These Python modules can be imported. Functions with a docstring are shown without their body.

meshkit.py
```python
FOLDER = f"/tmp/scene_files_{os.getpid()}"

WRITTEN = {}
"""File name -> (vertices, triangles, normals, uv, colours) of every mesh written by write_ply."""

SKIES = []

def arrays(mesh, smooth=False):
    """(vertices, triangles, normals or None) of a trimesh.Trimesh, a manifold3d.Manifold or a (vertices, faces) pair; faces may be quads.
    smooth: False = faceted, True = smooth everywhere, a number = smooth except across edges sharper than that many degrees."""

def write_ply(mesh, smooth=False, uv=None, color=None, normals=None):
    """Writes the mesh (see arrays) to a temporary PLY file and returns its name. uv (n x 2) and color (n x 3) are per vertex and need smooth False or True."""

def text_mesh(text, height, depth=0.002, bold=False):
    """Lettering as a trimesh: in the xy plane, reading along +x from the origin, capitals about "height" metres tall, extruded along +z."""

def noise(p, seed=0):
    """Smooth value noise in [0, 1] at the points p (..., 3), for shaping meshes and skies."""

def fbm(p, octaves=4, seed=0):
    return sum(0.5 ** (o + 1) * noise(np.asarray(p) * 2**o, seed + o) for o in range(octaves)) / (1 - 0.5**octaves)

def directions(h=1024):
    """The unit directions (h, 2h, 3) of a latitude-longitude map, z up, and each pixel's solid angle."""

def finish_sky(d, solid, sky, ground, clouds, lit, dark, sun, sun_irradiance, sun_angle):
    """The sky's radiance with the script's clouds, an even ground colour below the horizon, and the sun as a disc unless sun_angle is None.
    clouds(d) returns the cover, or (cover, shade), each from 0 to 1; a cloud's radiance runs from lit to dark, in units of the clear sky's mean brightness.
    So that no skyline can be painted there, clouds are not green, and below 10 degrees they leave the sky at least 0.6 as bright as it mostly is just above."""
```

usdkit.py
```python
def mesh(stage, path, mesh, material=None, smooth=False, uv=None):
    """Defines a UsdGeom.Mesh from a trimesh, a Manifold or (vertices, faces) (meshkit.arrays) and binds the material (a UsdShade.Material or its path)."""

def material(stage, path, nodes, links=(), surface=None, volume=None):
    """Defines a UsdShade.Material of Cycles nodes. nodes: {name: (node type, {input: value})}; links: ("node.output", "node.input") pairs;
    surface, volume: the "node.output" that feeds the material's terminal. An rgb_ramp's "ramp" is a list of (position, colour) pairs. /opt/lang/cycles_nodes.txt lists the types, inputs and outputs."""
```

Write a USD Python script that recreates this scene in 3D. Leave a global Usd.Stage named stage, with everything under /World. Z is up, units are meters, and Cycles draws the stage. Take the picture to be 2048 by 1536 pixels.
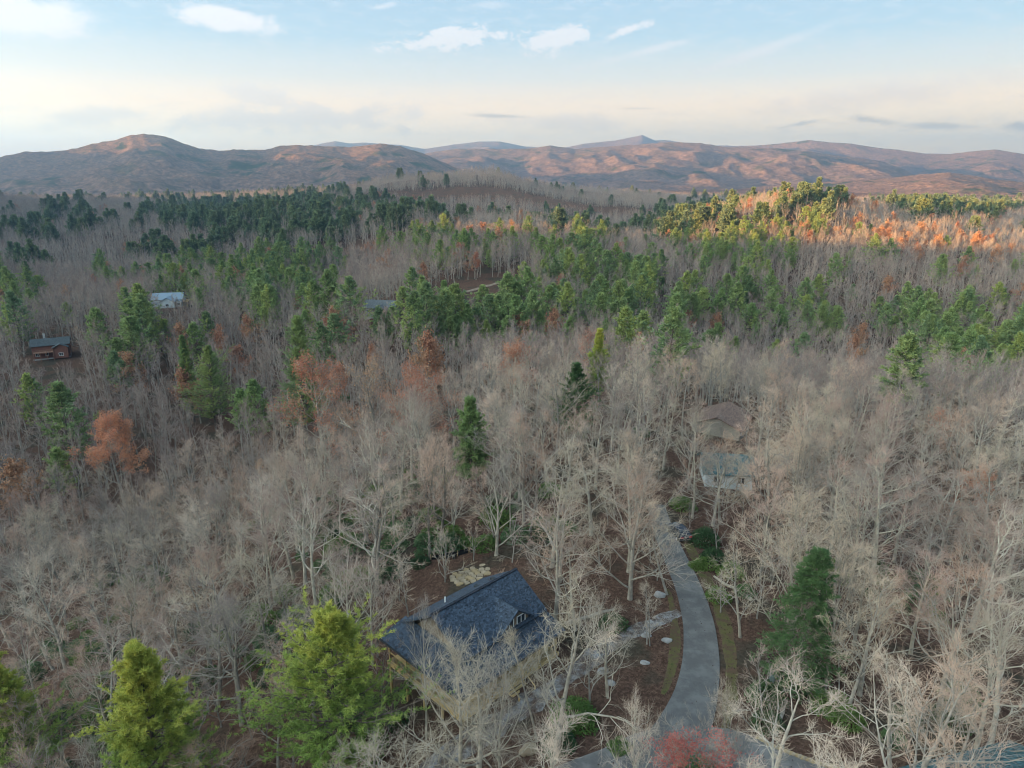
import math, random
import numpy as np, trimesh, usdkit, meshkit
from scipy.interpolate import RBFInterpolator
from shapely.geometry import Polygon, LineString, Point
from shapely import contains_xy
from pxr import Usd, UsdGeom, UsdLux, UsdShade, Gf, Vt, Sdf

stage = Usd.Stage.CreateInMemory()
UsdGeom.SetStageUpAxis(stage, 'Z'); UsdGeom.SetStageMetersPerUnit(stage, 1.0)
UsdGeom.Xform.Define(stage, '/World'); UsdGeom.Scope.Define(stage, '/World/Looks')
R = math.radians

# ------------------------------------------------------------------ camera, sky, sun, exposure
CAM_H, PITCH, FPX = 47.0, R(16.7), 1422.0
EXPOSURE = 2.95
SUN_AZ, SUN_EL = R(-112.0), R(4.2)          # azimuth measured from +y towards +x
SUN_I, SUN_COL = 1.25, (1.5, 0.80, 0.26)
SKY_LEVEL = 0.10
SKY_K = 1.52                                  # sky colours below are written as seen at this exposure
HAZE = 9.8e-5

cam = UsdGeom.Camera.Define(stage, '/World/camera')
cam.AddTranslateOp().Set(Gf.Vec3d(0, 0, CAM_H)); cam.AddRotateXOp().Set(90 - math.degrees(PITCH))
cam.CreateHorizontalApertureAttr(36.0); cam.CreateVerticalApertureAttr(27.0)
cam.CreateFocalLengthAttr(36.0 * FPX / 2048.0); cam.CreateClippingRangeAttr(Gf.Vec2f(0.5, 80000))
cam.CreateExposureAttr(EXPOSURE)

CP, SP = math.cos(PITCH), math.sin(PITCH)
def ray(px, py):
    a, b = (px - 1024) / FPX, (768 - py) / FPX
    return np.array([a, CP + b * SP, -SP + b * CP])      # per metre of depth
def at_depth(px, py, d): return np.array([0, 0, CAM_H]) + ray(px, py) * d
def project(p):
    p = np.asarray(p, float); q = p - np.array([0, 0, CAM_H])
    d = q[..., 1] * CP - q[..., 2] * SP
    u = q[..., 1] * SP + q[..., 2] * CP
    dd = np.where(np.abs(d) < 1e-6, 1e-6, d)
    return 1024 + q[..., 0] / dd * FPX, 768 - u / dd * FPX, d

# ------------------------------------------------------------------ node graphs
class G:
    def __init__(s): s.nodes, s.links, s.k = {}, [], 0
    def __call__(s, kind, out, **kw):
        s.k += 1; name = f'n{s.k}'; ins = {}
        for a, v in kw.items():
            if isinstance(v, str) and '.' in v and v.split('.')[0] in s.nodes: s.links.append((v, f'{name}.{a}'))
            else: ins[a] = v
        s.nodes[name] = (kind, ins); return f'{name}.{out}'
    def m(s, op, a, b=0.0, c=0.0, clamp=False): return s('math', 'value', math_type=op, value1=a, value2=b, value3=c, use_clamp=clamp)
    def mix(s, fac, a, b): return s('mix', 'color', mix_type='mix', fac=fac, color1=a, color2=b)
    def mul(s, fac, a, b): return s('mix', 'color', mix_type='multiply', fac=fac, color1=a, color2=b)
    def ramp(s, fac, stops): return s('rgb_ramp', 'color', fac=fac, ramp=stops)
    def noise(s, vec, scale, detail=3, rough=0.5, dist=0.0): return s('noise_texture', 'fac', vector=vec, scale=scale, detail=detail, roughness=rough, distortion=dist)
    def smooth(s, v, a, b): return s('map_range', 'result', range_type='smoothstep', value=v, from_min=a, from_max=b, to_min=0.0, to_max=1.0, clamp=True)
    def done(s, name, surface=None, volume=None): return usdkit.material(stage, f'/World/Looks/{name}', s.nodes, s.links, surface=surface, volume=volume)

def azel(px, py):
    r = ray(px, py); r /= np.linalg.norm(r); return math.atan2(r[0], r[1]), math.asin(r[2])

def build_sky():
    g = G()
    d = g('texture_coordinate', 'generated')
    sky = g('sky_texture', 'color', sky_type='single_scattering', sun_disc=False, sun_elevation=SUN_EL, sun_rotation=SUN_AZ % (2 * math.pi),
            altitude=700.0, air_density=1.0, aerosol_density=1.0, ozone_density=1.0)
    x, y, z = (g('separate_xyz', c, vector=d) for c in 'xyz')
    az = g.m('arctan2', x, y); el = g.m('arcsine', z)
    az_s = g.m('multiply', az, 1.0)
    flat = g('combine_xyz', 'vector', x=az_s, y=g.m('multiply', el, 4.0), z=0.0)
    iso = g('combine_xyz', 'vector', x=az_s, y=g.m('multiply', el, 1.6), z=3.0)
    n1 = g.noise(iso, 16.0, 6, 0.6, 0.6)
    n2 = g.noise(flat, 34.0, 5, 0.62, 0.4)
    n3 = g.noise(iso, 60.0, 4, 0.65, 0.8)
    warp = g.m('multiply_add', g.m('subtract', n1, 0.5), 1.5, g.m('multiply', g.m('subtract', n3, 0.5), 0.9))
    cover = None
    # puffs and streaks of the sky in view: (px, py, half width, half height, tilt in degrees, softness, strength, raggedness)
    spots = [(60, 34, 165, 58, 0, .6, 1.0, .75), (450, 36, 122, 34, 5, .5, 1.0, .8), (920, 78, 140, 24, -6, .5, .9, 2.6), (1115, 74, 65, 28, -10, .5, .9, 2.3),
             (1250, 62, 65, 14, -15, .6, .9, 1.6), (1290, 103, 170, 13, -12, .9, .65, 1.0), (1500, 110, 230, 17, -17, .9, .58, .8), (765, 12, 40, 10, -15, .9, .7, 1.5),
             (975, 10, 60, 10, 0, .9, .35, 1.5), (860, 165, 120, 8, -5, 1.0, .3, 1.0), (1750, 190, 420, 40, -6, .9, .6, 1.2), (560, 236, 330, 34, -3, .8, .9, 1.8), (640, 222, 200, 22, 12, .6, .8, 2.3), (1120, 245, 160, 22, 0, .9, .6, 1.6),
             (200, 232, 150, 22, -8, .8, .8, 1.7), (30, 215, 90, 14, 0, .9, .5, 1.6), (240, 132, 130, 6, 2, 1.0, .2, 1.2)]
    def spot(px, py, hw, hh, tilt, soft, amt, rag):
        a0, e0 = azel(px, py); a1, _ = azel(px + hw, py); _, e1 = azel(px, py - hh)
        wa, we = abs(a1 - a0), abs(e1 - e0)
        da, de = g.m('subtract', az, a0), g.m('subtract', el, e0)
        c, s_ = math.cos(R(tilt)), math.sin(R(tilt))
        u = g.m('multiply_add', da, c / wa, g.m('multiply', de, -s_ / wa)); v = g.m('multiply_add', da, s_ / we, g.m('multiply', de, c / we))
        r = g.m('sqrt', g.m('add', g.m('multiply', u, u), g.m('multiply', v, v)))
        k = g.m('add', g.m('subtract', 1.0, r), g.m('multiply', warp, rag))
        return g.m('multiply', g.smooth(k, 0.0, soft), amt)
    for s in spots:
        k = spot(*s); cover = k if cover is None else g.m('maximum', cover, k)
    veil = g.m('multiply', g.smooth(n2, 0.45, 0.8), g.m('multiply', 0.45, g.smooth(el, 0.6, 0.02)))
    cover = g.m('maximum', cover, veil)
    up = g.smooth(el, 0.0, 0.30)
    def k3(*c): return tuple(v * SKY_K for v in c)
    white = g.ramp(g.smooth(el, 0.0, 0.22), [(0.0, k3(1.25, 0.98, 0.70)), (0.30, k3(1.08, 0.90, 0.74)), (0.6, k3(0.95, 0.90, 0.86)), (1.0, k3(0.94, 0.94, 0.95))])
    # the thin high haze that pales the whole sky, cream towards the horizon
    haze = g.ramp(g.smooth(el, -0.02, 0.34), [(0.0, k3(2.3, 1.55, 0.85)), (0.10, k3(1.75, 1.25, 0.78)), (0.19, k3(1.48, 1.05, 0.70)), (0.31, k3(0.90, 0.83, 0.75)), (0.5, k3(0.48, 0.64, 0.75)), (1.0, k3(0.28, 0.47, 0.67))])
    # glow added to the sky towards the unseen low sun, to light the wood
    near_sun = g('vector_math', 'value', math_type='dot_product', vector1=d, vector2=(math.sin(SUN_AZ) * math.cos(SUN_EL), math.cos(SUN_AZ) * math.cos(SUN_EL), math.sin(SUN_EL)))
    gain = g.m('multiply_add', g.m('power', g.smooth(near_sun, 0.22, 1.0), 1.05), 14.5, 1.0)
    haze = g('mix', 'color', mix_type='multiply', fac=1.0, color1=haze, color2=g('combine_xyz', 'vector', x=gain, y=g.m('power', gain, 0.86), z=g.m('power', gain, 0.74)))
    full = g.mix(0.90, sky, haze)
    full = g.mix(cover, full, white)
    # small grey clouds near the horizon
    grey = None
    for s in [(990, 232, 90, 6, 2, .9, .55, .5), (1280, 217, 50, 3, 0, .9, .4, .5), (1600, 248, 80, 6, -10, .9, .5, 1.2), (1750, 242, 70, 12, 8, .9, .55, 1.3), (1880, 252, 110, 9, 3, .9, .5, 1.2), (2040, 252, 60, 18, 0, .9, .6, 1.0)]:
        k = spot(*s); grey = k if grey is None else g.m('maximum', grey, k)
    full = g.mix(grey, full, k3(0.50, 0.44, 0.40))
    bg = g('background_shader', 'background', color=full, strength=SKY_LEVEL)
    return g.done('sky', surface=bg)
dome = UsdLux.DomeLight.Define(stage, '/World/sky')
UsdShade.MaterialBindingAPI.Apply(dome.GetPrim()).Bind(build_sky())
dome.GetPrim().SetCustomDataByKey('kind', 'structure')

sun = UsdLux.DistantLight.Define(stage, '/World/sun')
sun.CreateIntensityAttr(SUN_I); sun.CreateNormalizeAttr(True); sun.CreateAngleAttr(0.5); sun.CreateColorAttr(Gf.Vec3f(*SUN_COL))
S = np.array([math.sin(SUN_AZ) * math.cos(SUN_EL), math.cos(SUN_AZ) * math.cos(SUN_EL), math.sin(SUN_EL)])
sun.AddRotateZOp().Set(180 - math.degrees(SUN_AZ)); sun.AddRotateXOp().Set(90 - math.degrees(SUN_EL))

# ------------------------------------------------------------------ scene tree helpers
counts = {}
def numbered(name, parent='/World'):
    k = counts.get((parent, name), 0); counts[(parent, name)] = k + 1
    return f'{parent}/{name}' + (f'_{k:03d}' if k else '')
def mark(prim, label=None, cat=None, group=None, kind=None):
    prim = prim.GetPrim()
    for k, v in (('label', label), ('category', cat), ('group', group), ('kind', kind)):
        if v: prim.SetCustomDataByKey(k, v)
    return prim
def part(parent, name, mesh, mat, smooth=False, label=None):
    if hasattr(parent, 'GetPath'): parent = str(parent.GetPath())
    m = usdkit.mesh(stage, numbered(name, parent), mesh, mat, smooth=smooth)
    if label: m.GetPrim().SetCustomDataByKey('label', label)
    return m
def thing(name, label, cat, loc=(0, 0, 0), rz=0.0, group=None, scale=None, lean=None):
    x = UsdGeom.Xform.Define(stage, numbered(name)); x.AddTranslateOp().Set(Gf.Vec3d(*map(float, loc)))
    if lean is not None: x.AddRotateXYZOp().Set(Gf.Vec3f(*map(float, lean)))
    if rz: x.AddRotateZOp().Set(float(rz))
    if scale is not None: x.AddScaleOp().Set(Gf.Vec3f(*([scale] * 3 if np.ndim(scale) == 0 else scale)))
    return mark(x, label, cat, group)
def cat_mesh(ms):
    vs, fs, n = [], [], 0
    for v, f in ms:
        v, f = np.asarray(v, float), np.asarray(f, int)
        if f.shape[1] == 4: f = np.vstack([f[:, [0, 1, 2]], f[:, [0, 2, 3]]])
        vs.append(v); fs.append(f + n); n += len(v)
    return np.vstack(vs), np.vstack(fs)
def fbm2(x, y, s, o=4, seed=0):
    return meshkit.fbm(np.stack([np.asarray(x) / s, np.asarray(y) / s, np.full_like(np.asarray(x, float), seed * 7.3)], -1), o, seed)

# ------------------------------------------------------------------ the lie of the land
_P = np.array([
    (-4, 60, -.3), (-12.6, 60, -3.5), (-4.4, 51, -1), (5, 61, .1), (-3.5, 69, -.8), (15, 60, .3), (18, 75, 0), (14, 92, -1), (10, 47, .6), (0, 30, .5), (0, 0, -2),
    (-25, 55, -10), (-22, 40, -11), (-45, 60, -15), (-60, 45, -16), (-60, 90, -20), (-60, 130, -27), (-100, 170, -38), (-140, 150, -37), (-60, 165, -30), (-30, 100, -10), (-10, 110, -6), (-30, 130, -14),
    (0, 140, -8), (20, 105, -2), (30, 115, -3), (40, 60, 0), (60, 60, -4), (75, 100, -11), (30, 140, -4), (60, 140, -7), (100, 150, -12), (10, 155, -6), (-40, 0, -12), (40, 0, 0),
    (-3, 195, -14), (67, 195, -16), (120, 190, -18), (-60, 200, -29), (-4, 260, -26), (90, 270, -38), (170, 280, -40), (-100, 270, -33), (-195, 285, -23), (-192, 390, -21),
    (-60, 325, -12), (-25, 375, -14), (-7, 415, -14), (170, 415, -35), (290, 495, -18), (345, 475, -20), (303, 715, 20), (255, 690, 16), (340, 750, 18), (225, 690, 11), (380, 730, 8), (350, 740, -2), (164, 630, -12), (13, 715, -9), (87, 715, -22),
    (-258, 710, -26), (-405, 710, -33), (-430, 600, -30), (-870, 1550, -16), (-340, 1550, 2), (-46, 1560, 44), (290, 1550, -14), (780, 1240, -22), (460, 930, -10), (600, 800, -14),
    (-250, 480, -42), (-120, 480, -40), (-330, 1000, -12), (-600, 1000, -14), (-450, 1230, -44), (-100, 980, -40), (60, 1000, -42), (200, 1050, -44), (430, 1300, -40), (-230, 1540, 20), (120, 800, -40), (-100, 705, -6), (0, -200, -10), (-300, -100, -20), (300, -100, -10), (200, 60, -20), (-200, 100, -35)] +
    [(3200 * math.sin(a), 3200 * math.cos(a), -58) for a in np.linspace(-math.pi, math.pi, 13)[:-1]] + [(7000 * math.sin(a), 7000 * math.cos(a), -95) for a in np.linspace(-math.pi, math.pi, 9)[:-1]], float)
def _warp(x, y):
    r = np.hypot(x, y); k = np.log1p(r / 60.0) / np.maximum(r, 1e-6)
    return np.stack([x * k, y * k], -1)
_rbf = RBFInterpolator(_warp(_P[:, 0], _P[:, 1]), _P[:, 2], kernel='linear', smoothing=0.0)
_HX = np.concatenate([-np.geomspace(9000, 2, 170)[:-1], np.linspace(-2, 2, 5), np.geomspace(2, 9000, 170)[1:]])
_gx, _gy = np.meshgrid(_HX, _HX, indexing='ij')
_gz = _rbf(_warp(_gx.ravel(), _gy.ravel())).reshape(_gx.shape)
from scipy.ndimage import gaussian_filter
_gz = gaussian_filter(_gz, 1.0)
from scipy.interpolate import RegularGridInterpolator
_interp = RegularGridInterpolator((_HX, _HX), _gz, bounds_error=False, fill_value=None)
SH = np.array([math.sin(SUN_AZ), math.cos(SUN_AZ)]); SN = np.array([SH[1], -SH[0]])
def west_ridge(x, y):
    # the high ridge to the west, behind the viewer's left shoulder, that keeps the near wood in shade
    t = x * SH[0] + y * SH[1]; u = x * SN[0] + y * SN[1]
    crest = np.interp(u, [-900, -300, 150, 330, 450, 575, 620, 680, 900, 1400, 2200], [150, 150, 138, 86, 78, 77, 93, 98, 122, 175, 190])
    crest = crest + 6 * (fbm2(u, u * 0, 60, 3, 5) - .5)
    return (crest + 25) * np.exp(-((t - 640) / 190.0) ** 2) * np.clip((1850 - u) / 400, 0, 1) * np.clip((u + 1500) / 500, 0, 1)
def height(x, y):
    x, y = np.asarray(x, float), np.asarray(y, float)
    r = np.hypot(x, y)
    z = _interp(np.stack([np.clip(x, -8900, 8900), np.clip(y, -8900, 8900)], -1))
    far = np.clip((r - 180) / 500, 0, 1)
    z = z + far * (fbm2(x, y, 210, 4, 1) - .5) * 38 + (fbm2(x, y, 14, 3, 2) - .5) * 1.1 * np.clip((np.hypot(x - 14, y - 62) - 30) / 12, 0, 1)
    z = z - np.clip((r - 9000) / 20000, 0, 1) * 60
    return z + west_ridge(x, y)
def ground_hit(px, py, above=0.0):
    r = ray(px, py); d = np.geomspace(25, 4000, 3000); p = np.array([0, 0, CAM_H]) + r * d[:, None]
    below = p[:, 2] < height(p[:, 0], p[:, 1]) + above
    k = int(np.argmax(below)) if below.any() else len(d) - 1
    return p[k]
def hxy(x, y): return float(height(np.array([x]), np.array([y]))[0])

def polar(az0, az1, na, rs):
    a = np.linspace(az0, az1, na); A, Rr = np.meshgrid(a, rs, indexing='ij')
    return A, Rr, Rr * np.sin(A), Rr * np.cos(A)
def grid_faces(n, m):
    i, j = np.meshgrid(np.arange(n - 1), np.arange(m - 1), indexing='ij'); a = (i * m + j).ravel()
    return np.stack([a, a + m, a + m + 1, a + 1], 1)

# ------------------------------------------------------------------ materials
def base_mat(name, build, rough=0.9, bump=None, spec=0.2, translucent=0.0):
    g = G(); pos = g('geometry', 'position')
    col = build(g, pos)
    kw = dict(base_color=col, roughness=rough, specular_ior_level=spec)
    if bump: kw['normal'] = g('bump', 'normal', height=bump[0](g, pos), strength=bump[1], distance=bump[2])
    if rough >= .9 and spec <= .2:
        dk = {k: v for k, v in kw.items() if k == 'normal'}; s = g('diffuse_bsdf', 'BSDF', color=col, roughness=.3, **dk)
    else: s = g('principled_bsdf', 'BSDF', **kw)
    if translucent:
        s = g('mix_closure', 'closure', fac=translucent, closure1=s, closure2=g('translucent_bsdf', 'BSDF', color=col))
    return g.done(name, surface=s)
def plain(c): return lambda g, p: g.mix(g.noise(p, 3.0, 3), tuple(v * .85 for v in c), tuple(min(1, v * 1.15) for v in c))
def tree_tone(g, p):
    v = g('voronoi_texture', 'color', vector=g('mapping', 'vector', vector=p, scale=(1, 1, .02)), scale=.125)
    return g('separate_color', 'r', color_type='rgb', color=v)
def varied(cs, sc=1.5, k=.25):       # colour varies from copy to copy, and a little along the thing
    def f(g, p):
        r = tree_tone(g, p)
        c = g.ramp(r, [(i / max(1, len(cs) - 1), c) for i, c in enumerate(cs)])
        n = g.noise(p, sc, 3)
        return g.mul(1.0, c, g.ramp(n, [(0.25, (1 - k,) * 3), (0.75, (1 + k,) * 3)]))
    return f

def litter(g, p):
    n = g.noise(p, .09, 4, .6); f = g.noise(p, 2.2, 5, .7); v = g('voronoi_texture', 'color', vector=p, scale=7.0)
    c = g.ramp(f, [(0.25, (.058, .034, .025)), (0.5, (.125, .073, .052)), (0.75, (.20, .125, .09))])
    c = g.mul(.5, c, g('rgb_to_bw', 'val', color=v))
    return g.mix(g.smooth(n, .50, .62), c, g.ramp(f, [(0.3, (.035, .030, .022)), (0.7, (.09, .07, .05))]))
M_ground = base_mat('ground', litter, .95, (lambda g, p: g.noise(p, 6.0, 4, .7), .8, .15))
def mountain_mat(name, warm, scale):
    def col(g, p):
        n = g.noise(p, .0016, 5, .6); f = g.noise(p, scale, 3, .7); q = g.noise(p, .006, 4, .65)
        c = g.ramp(f, [(0.30, tuple(v * .4 for v in warm)), (0.5, warm), (0.70, tuple(v * 1.75 for v in warm))])
        pine = g.ramp(f, [(0.3, (.012, .022, .012)), (0.7, (.045, .062, .028))])
        return g.mix(g.m('multiply', g.smooth(q, .52, .62), g.smooth(n, .40, .60)), c, pine)
    return base_mat(name, col, 1.0, (lambda g, p: g.noise(p, scale, 5, .75), 1.0, 8.0), 0.0)
M_mtn_near = mountain_mat('mountain_near', (.135, .085, .062), .05)
M_mtn_far = mountain_mat('mountain_far', (.13, .086, .068), .035)

# ------------------------------------------------------------------ ground to the horizon
rs = np.concatenate([[0.0], np.geomspace(6, 300, 190), np.geomspace(304, 3000, 200), np.geomspace(3060, 17000, 60)])
A, RR, X, Y = polar(R(-48), R(48), 420, rs)
A2, RR2, X2, Y2 = polar(R(48), R(312), 200, rs)
vA = np.stack([X, Y, height(X, Y)], -1).reshape(-1, 3); vB = np.stack([X2, Y2, height(X2, Y2)], -1).reshape(-1, 3)
ground = usdkit.mesh(stage, '/World/ground', cat_mesh([(vA, grid_faces(*X.shape)[:, ::-1]), (vB, grid_faces(*X2.shape)[:, ::-1])]), M_ground, smooth=True)
mark(ground, kind='structure')

# ------------------------------------------------------------------ mountains
def mountain(pts, D, W, seed, spur, rows, step, mat, base=-90.0, rough=4.0, lo=-420, hi=2480, slant=0.0, grain=22):
    pts = np.array(pts, float)
    px = np.arange(lo, hi, step); py = np.interp(px, pts[:, 0], pts[:, 1])
    ex = np.array([ray(a, b) for a, b in zip(px, py)])
    D = D * (1 + slant * (px - 1024) / 1024)
    scale = D / np.hypot(ex[:, 0], ex[:, 1]); crest = CAM_H + ex[:, 2] * scale
    az = np.arctan2(ex[:, 0], ex[:, 1])
    s = np.concatenate([-np.linspace(1, 0, rows) ** 1.1, np.linspace(0, 1, rows // 3)[1:]])
    AZ, SS = np.meshgrid(az, s, indexing='ij'); DD = D[:, None] + SS * W
    x, y = DD * np.sin(AZ), DD * np.cos(AZ)
    n = fbm2(x, y, spur, 3, seed); n2 = fbm2(x, y, spur * .37, 3, seed + 1)
    k = np.abs(SS) * (1 + 2.0 * (n - .5) + .8 * (n2 - .5))
    prof = np.clip(1 - k, 0, 1) ** 1.25 * np.clip((1 - np.abs(SS)) / .22, 0, 1) ** .7
    ridg = 1 - np.abs(2 * fbm2(x, y, spur * .55, 3, seed + 2) - 1)
    hgt = np.maximum(crest[:, None] - base, 0)
    z = base + hgt * prof * (1 - .55 * np.clip(np.abs(SS) * 3, 0, 1) * (1 - ridg))
    z = z + rough * (fbm2(x, y, 22 if D[0] < 6000 else 45, 2, seed + 3) - .5) * 2 * np.clip(prof * 6, 0, 1) - 6 * (1 - np.clip(prof * 30, 0, 1))
    m = usdkit.mesh(stage, numbered('mountain_ridge'), (np.stack([x, y, z], -1).reshape(-1, 3), grid_faces(*x.shape)[:, ::-1]), mat, smooth=True)
    return mark(m, kind='structure')
mountain([(-420, 345), (-200, 330), (0, 314), (50, 303), (100, 304), (150, 297), (180, 288), (230, 280), (260, 270), (290, 267), (330, 272), (370, 288), (400, 297), (440, 302), (470, 299), (530, 300), (560, 292), (600, 290), (650, 292), (700, 294), (760, 287),
          (800, 292), (850, 308), (900, 330), (950, 352), (1000, 375), (1100, 410), (2480, 430)], 4600, 1900, 14, 620, 110, 4, M_mtn_near, hi=1180)
mountain([(300, 380), (640, 360), (780, 325), (860, 305), (920, 297), (1000, 298), (1060, 297), (1100, 291), (1150, 298), (1200, 294), (1290, 288), (1340, 284), (1400, 286), (1450, 294), (1500, 295), (1560, 297), (1620, 303), (1680, 312), (1720, 316), (1760, 322), (1800, 335),
          (1830, 350), (1900, 375), (2480, 420)], 7200, 2800, 23, 900, 120, 4, M_mtn_far, lo=300)
mountain([(-420, 330), (400, 320), (560, 305), (620, 292), (670, 282), (700, 287), (730, 285), (770, 288), (800, 290), (850, 298), (900, 290), (960, 283), (1000, 283), (1050, 293), (1120, 297), (1170, 287), (1230, 281), (1285, 270), (1310, 281), (1330, 280), (1380, 287), (1400, 292),
          (1450, 291), (1530, 295), (1700, 305), (2480, 320)], 13500, 3000, 37, 1500, 60, 5, M_mtn_far)
mountain([(1050, 420), (1250, 372), (1300, 345), (1400, 310), (1480, 292), (1530, 290), (1560, 287), (1620, 280), (1660, 285), (1700, 287), (1750, 295), (1800, 300), (1850, 307), (1900, 308), (1950, 302), (1990, 299), (2048, 308), (2200, 305), (2480, 315)], 10200, 2800, 41, 1200, 80, 5, M_mtn_far, lo=1050)
mountain([(1300, 410), (1450, 378), (1550, 370), (1650, 364), (1750, 358), (1800, 354), (1850, 348), (1900, 345), (1950, 352), (2000, 360), (2048, 364), (2200, 372), (2480, 400)], 5200, 1500, 53, 600, 80, 4, M_mtn_near, lo=1300)
# the long range to the west, out of the frame, that shades the mountains' feet
uu, tt = np.meshgrid(np.linspace(2600, 13000, 260), np.linspace(2600, 5000, 60), indexing='ij')
cr = np.interp(uu, [2600, 3300, 4500, 6000, 7500, 9500, 13000], [200, 390, 405, 510, 590, 540, 300]) + 170 * (fbm2(uu, uu * 0, 900, 4, 77) - .5)
wz = -95 + (cr + 95) * np.clip(1 - np.abs(tt - 3800) / 1200, 0, 1) * (.9 + .2 * fbm2(uu, tt, 500, 3, 78))
wv = np.stack([tt * SH[0] + uu * SN[0], tt * SH[1] + uu * SN[1], wz], -1).reshape(-1, 3)
mark(usdkit.mesh(stage, numbered('mountain_ridge'), (wv, grid_faces(*uu.shape)), M_mtn_far, smooth=True), kind='structure')

# ------------------------------------------------------------------ air
gz = G()
M_haze = gz.done('haze', volume=gz('principled_volume', 'volume', color=(0.36, 0.63, 0.95), density=HAZE, anisotropy=0.75))
hz = trimesh.creation.box([36000, 36000, 1130]); hz.apply_translation([0, 0, 1130 / 2 - 300])
mark(usdkit.mesh(stage, '/World/haze', hz, M_haze), kind='stuff')

# ------------------------------------------------------------------ trees: builders
UP = np.array([0, 0, 1.0])
def unit(v): return v / np.maximum(np.linalg.norm(v, axis=-1, keepdims=True), 1e-9)
def tubes(P, Rd, sides, rng):
    """P (B, N, 3) polylines, Rd (B, N) radii -> one mesh of tapered tubes."""
    B, N, _ = P.shape
    t = unit(np.gradient(P, axis=1)); ref = unit(rng.normal(size=(B, 1, 3)))
    a = unit(np.cross(t, ref)); b = np.cross(t, a)
    an = np.arange(sides) * 2 * np.pi / sides
    v = P[:, :, None] + Rd[:, :, None, None] * (np.cos(an)[:, None] * a[:, :, None] + np.sin(an)[:, None] * b[:, :, None])
    i, j, k = np.meshgrid(np.arange(B), np.arange(N - 1), np.arange(sides), indexing='ij')
    o = i * N * sides + j * sides
    q = np.stack([o + k, o + (k + 1) % sides, o + sides + (k + 1) % sides, o + sides + k], -1).reshape(-1, 4)
    return v.reshape(-1, 3), q
def grow(base, d, L, n, wig, up, rng):
    """Polylines that start at base along d, wander and bend upwards."""
    B = len(base); P = np.zeros((B, n, 3)); P[:, 0] = base; d = unit(d)
    for k in range(1, n):
        d = unit(d + wig * rng.normal(size=(B, 3)) + up * UP)
        P[:, k] = P[:, k - 1] + d * (L / (n - 1))[:, None]
    return P
def sprout(P, Rd, L, per, t0, angle, ratio, rr, fall, rng, tip=True):
    """Children along each parent polyline: base, direction, length, radius."""
    B, N, _ = P.shape
    t = t0 + (1 - t0) * (np.arange(per) + rng.random((B, per))) / per
    if tip: t[:, -1] = 1.0
    x = t * (N - 1); i = np.minimum(x.astype(int), N - 2); f = (x - i)[..., None]; bi = np.arange(B)[:, None]
    base = P[bi, i] * (1 - f) + P[bi, i + 1] * f; r = Rd[bi, i] * (1 - f[..., 0]) + Rd[bi, i + 1] * f[..., 0]
    tan = unit(P[bi, i + 1] - P[bi, i]); side = unit(np.cross(tan, rng.normal(size=tan.shape)))
    a = np.radians(rng.uniform(*angle, size=(B, per)))[..., None]
    if tip: a[:, -1] *= .3
    d = tan * np.cos(a) + side * np.sin(a)
    l = L[:, None] * ratio * (1 - fall * t) * rng.uniform(.7, 1.2, (B, per))
    return base.reshape(-1, 3), d.reshape(-1, 3), l.ravel(), (r * rr).ravel()
def taper(r0, n, end): return r0[:, None] * (1 - np.linspace(0, 1, n) * (1 - end))[None]

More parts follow.
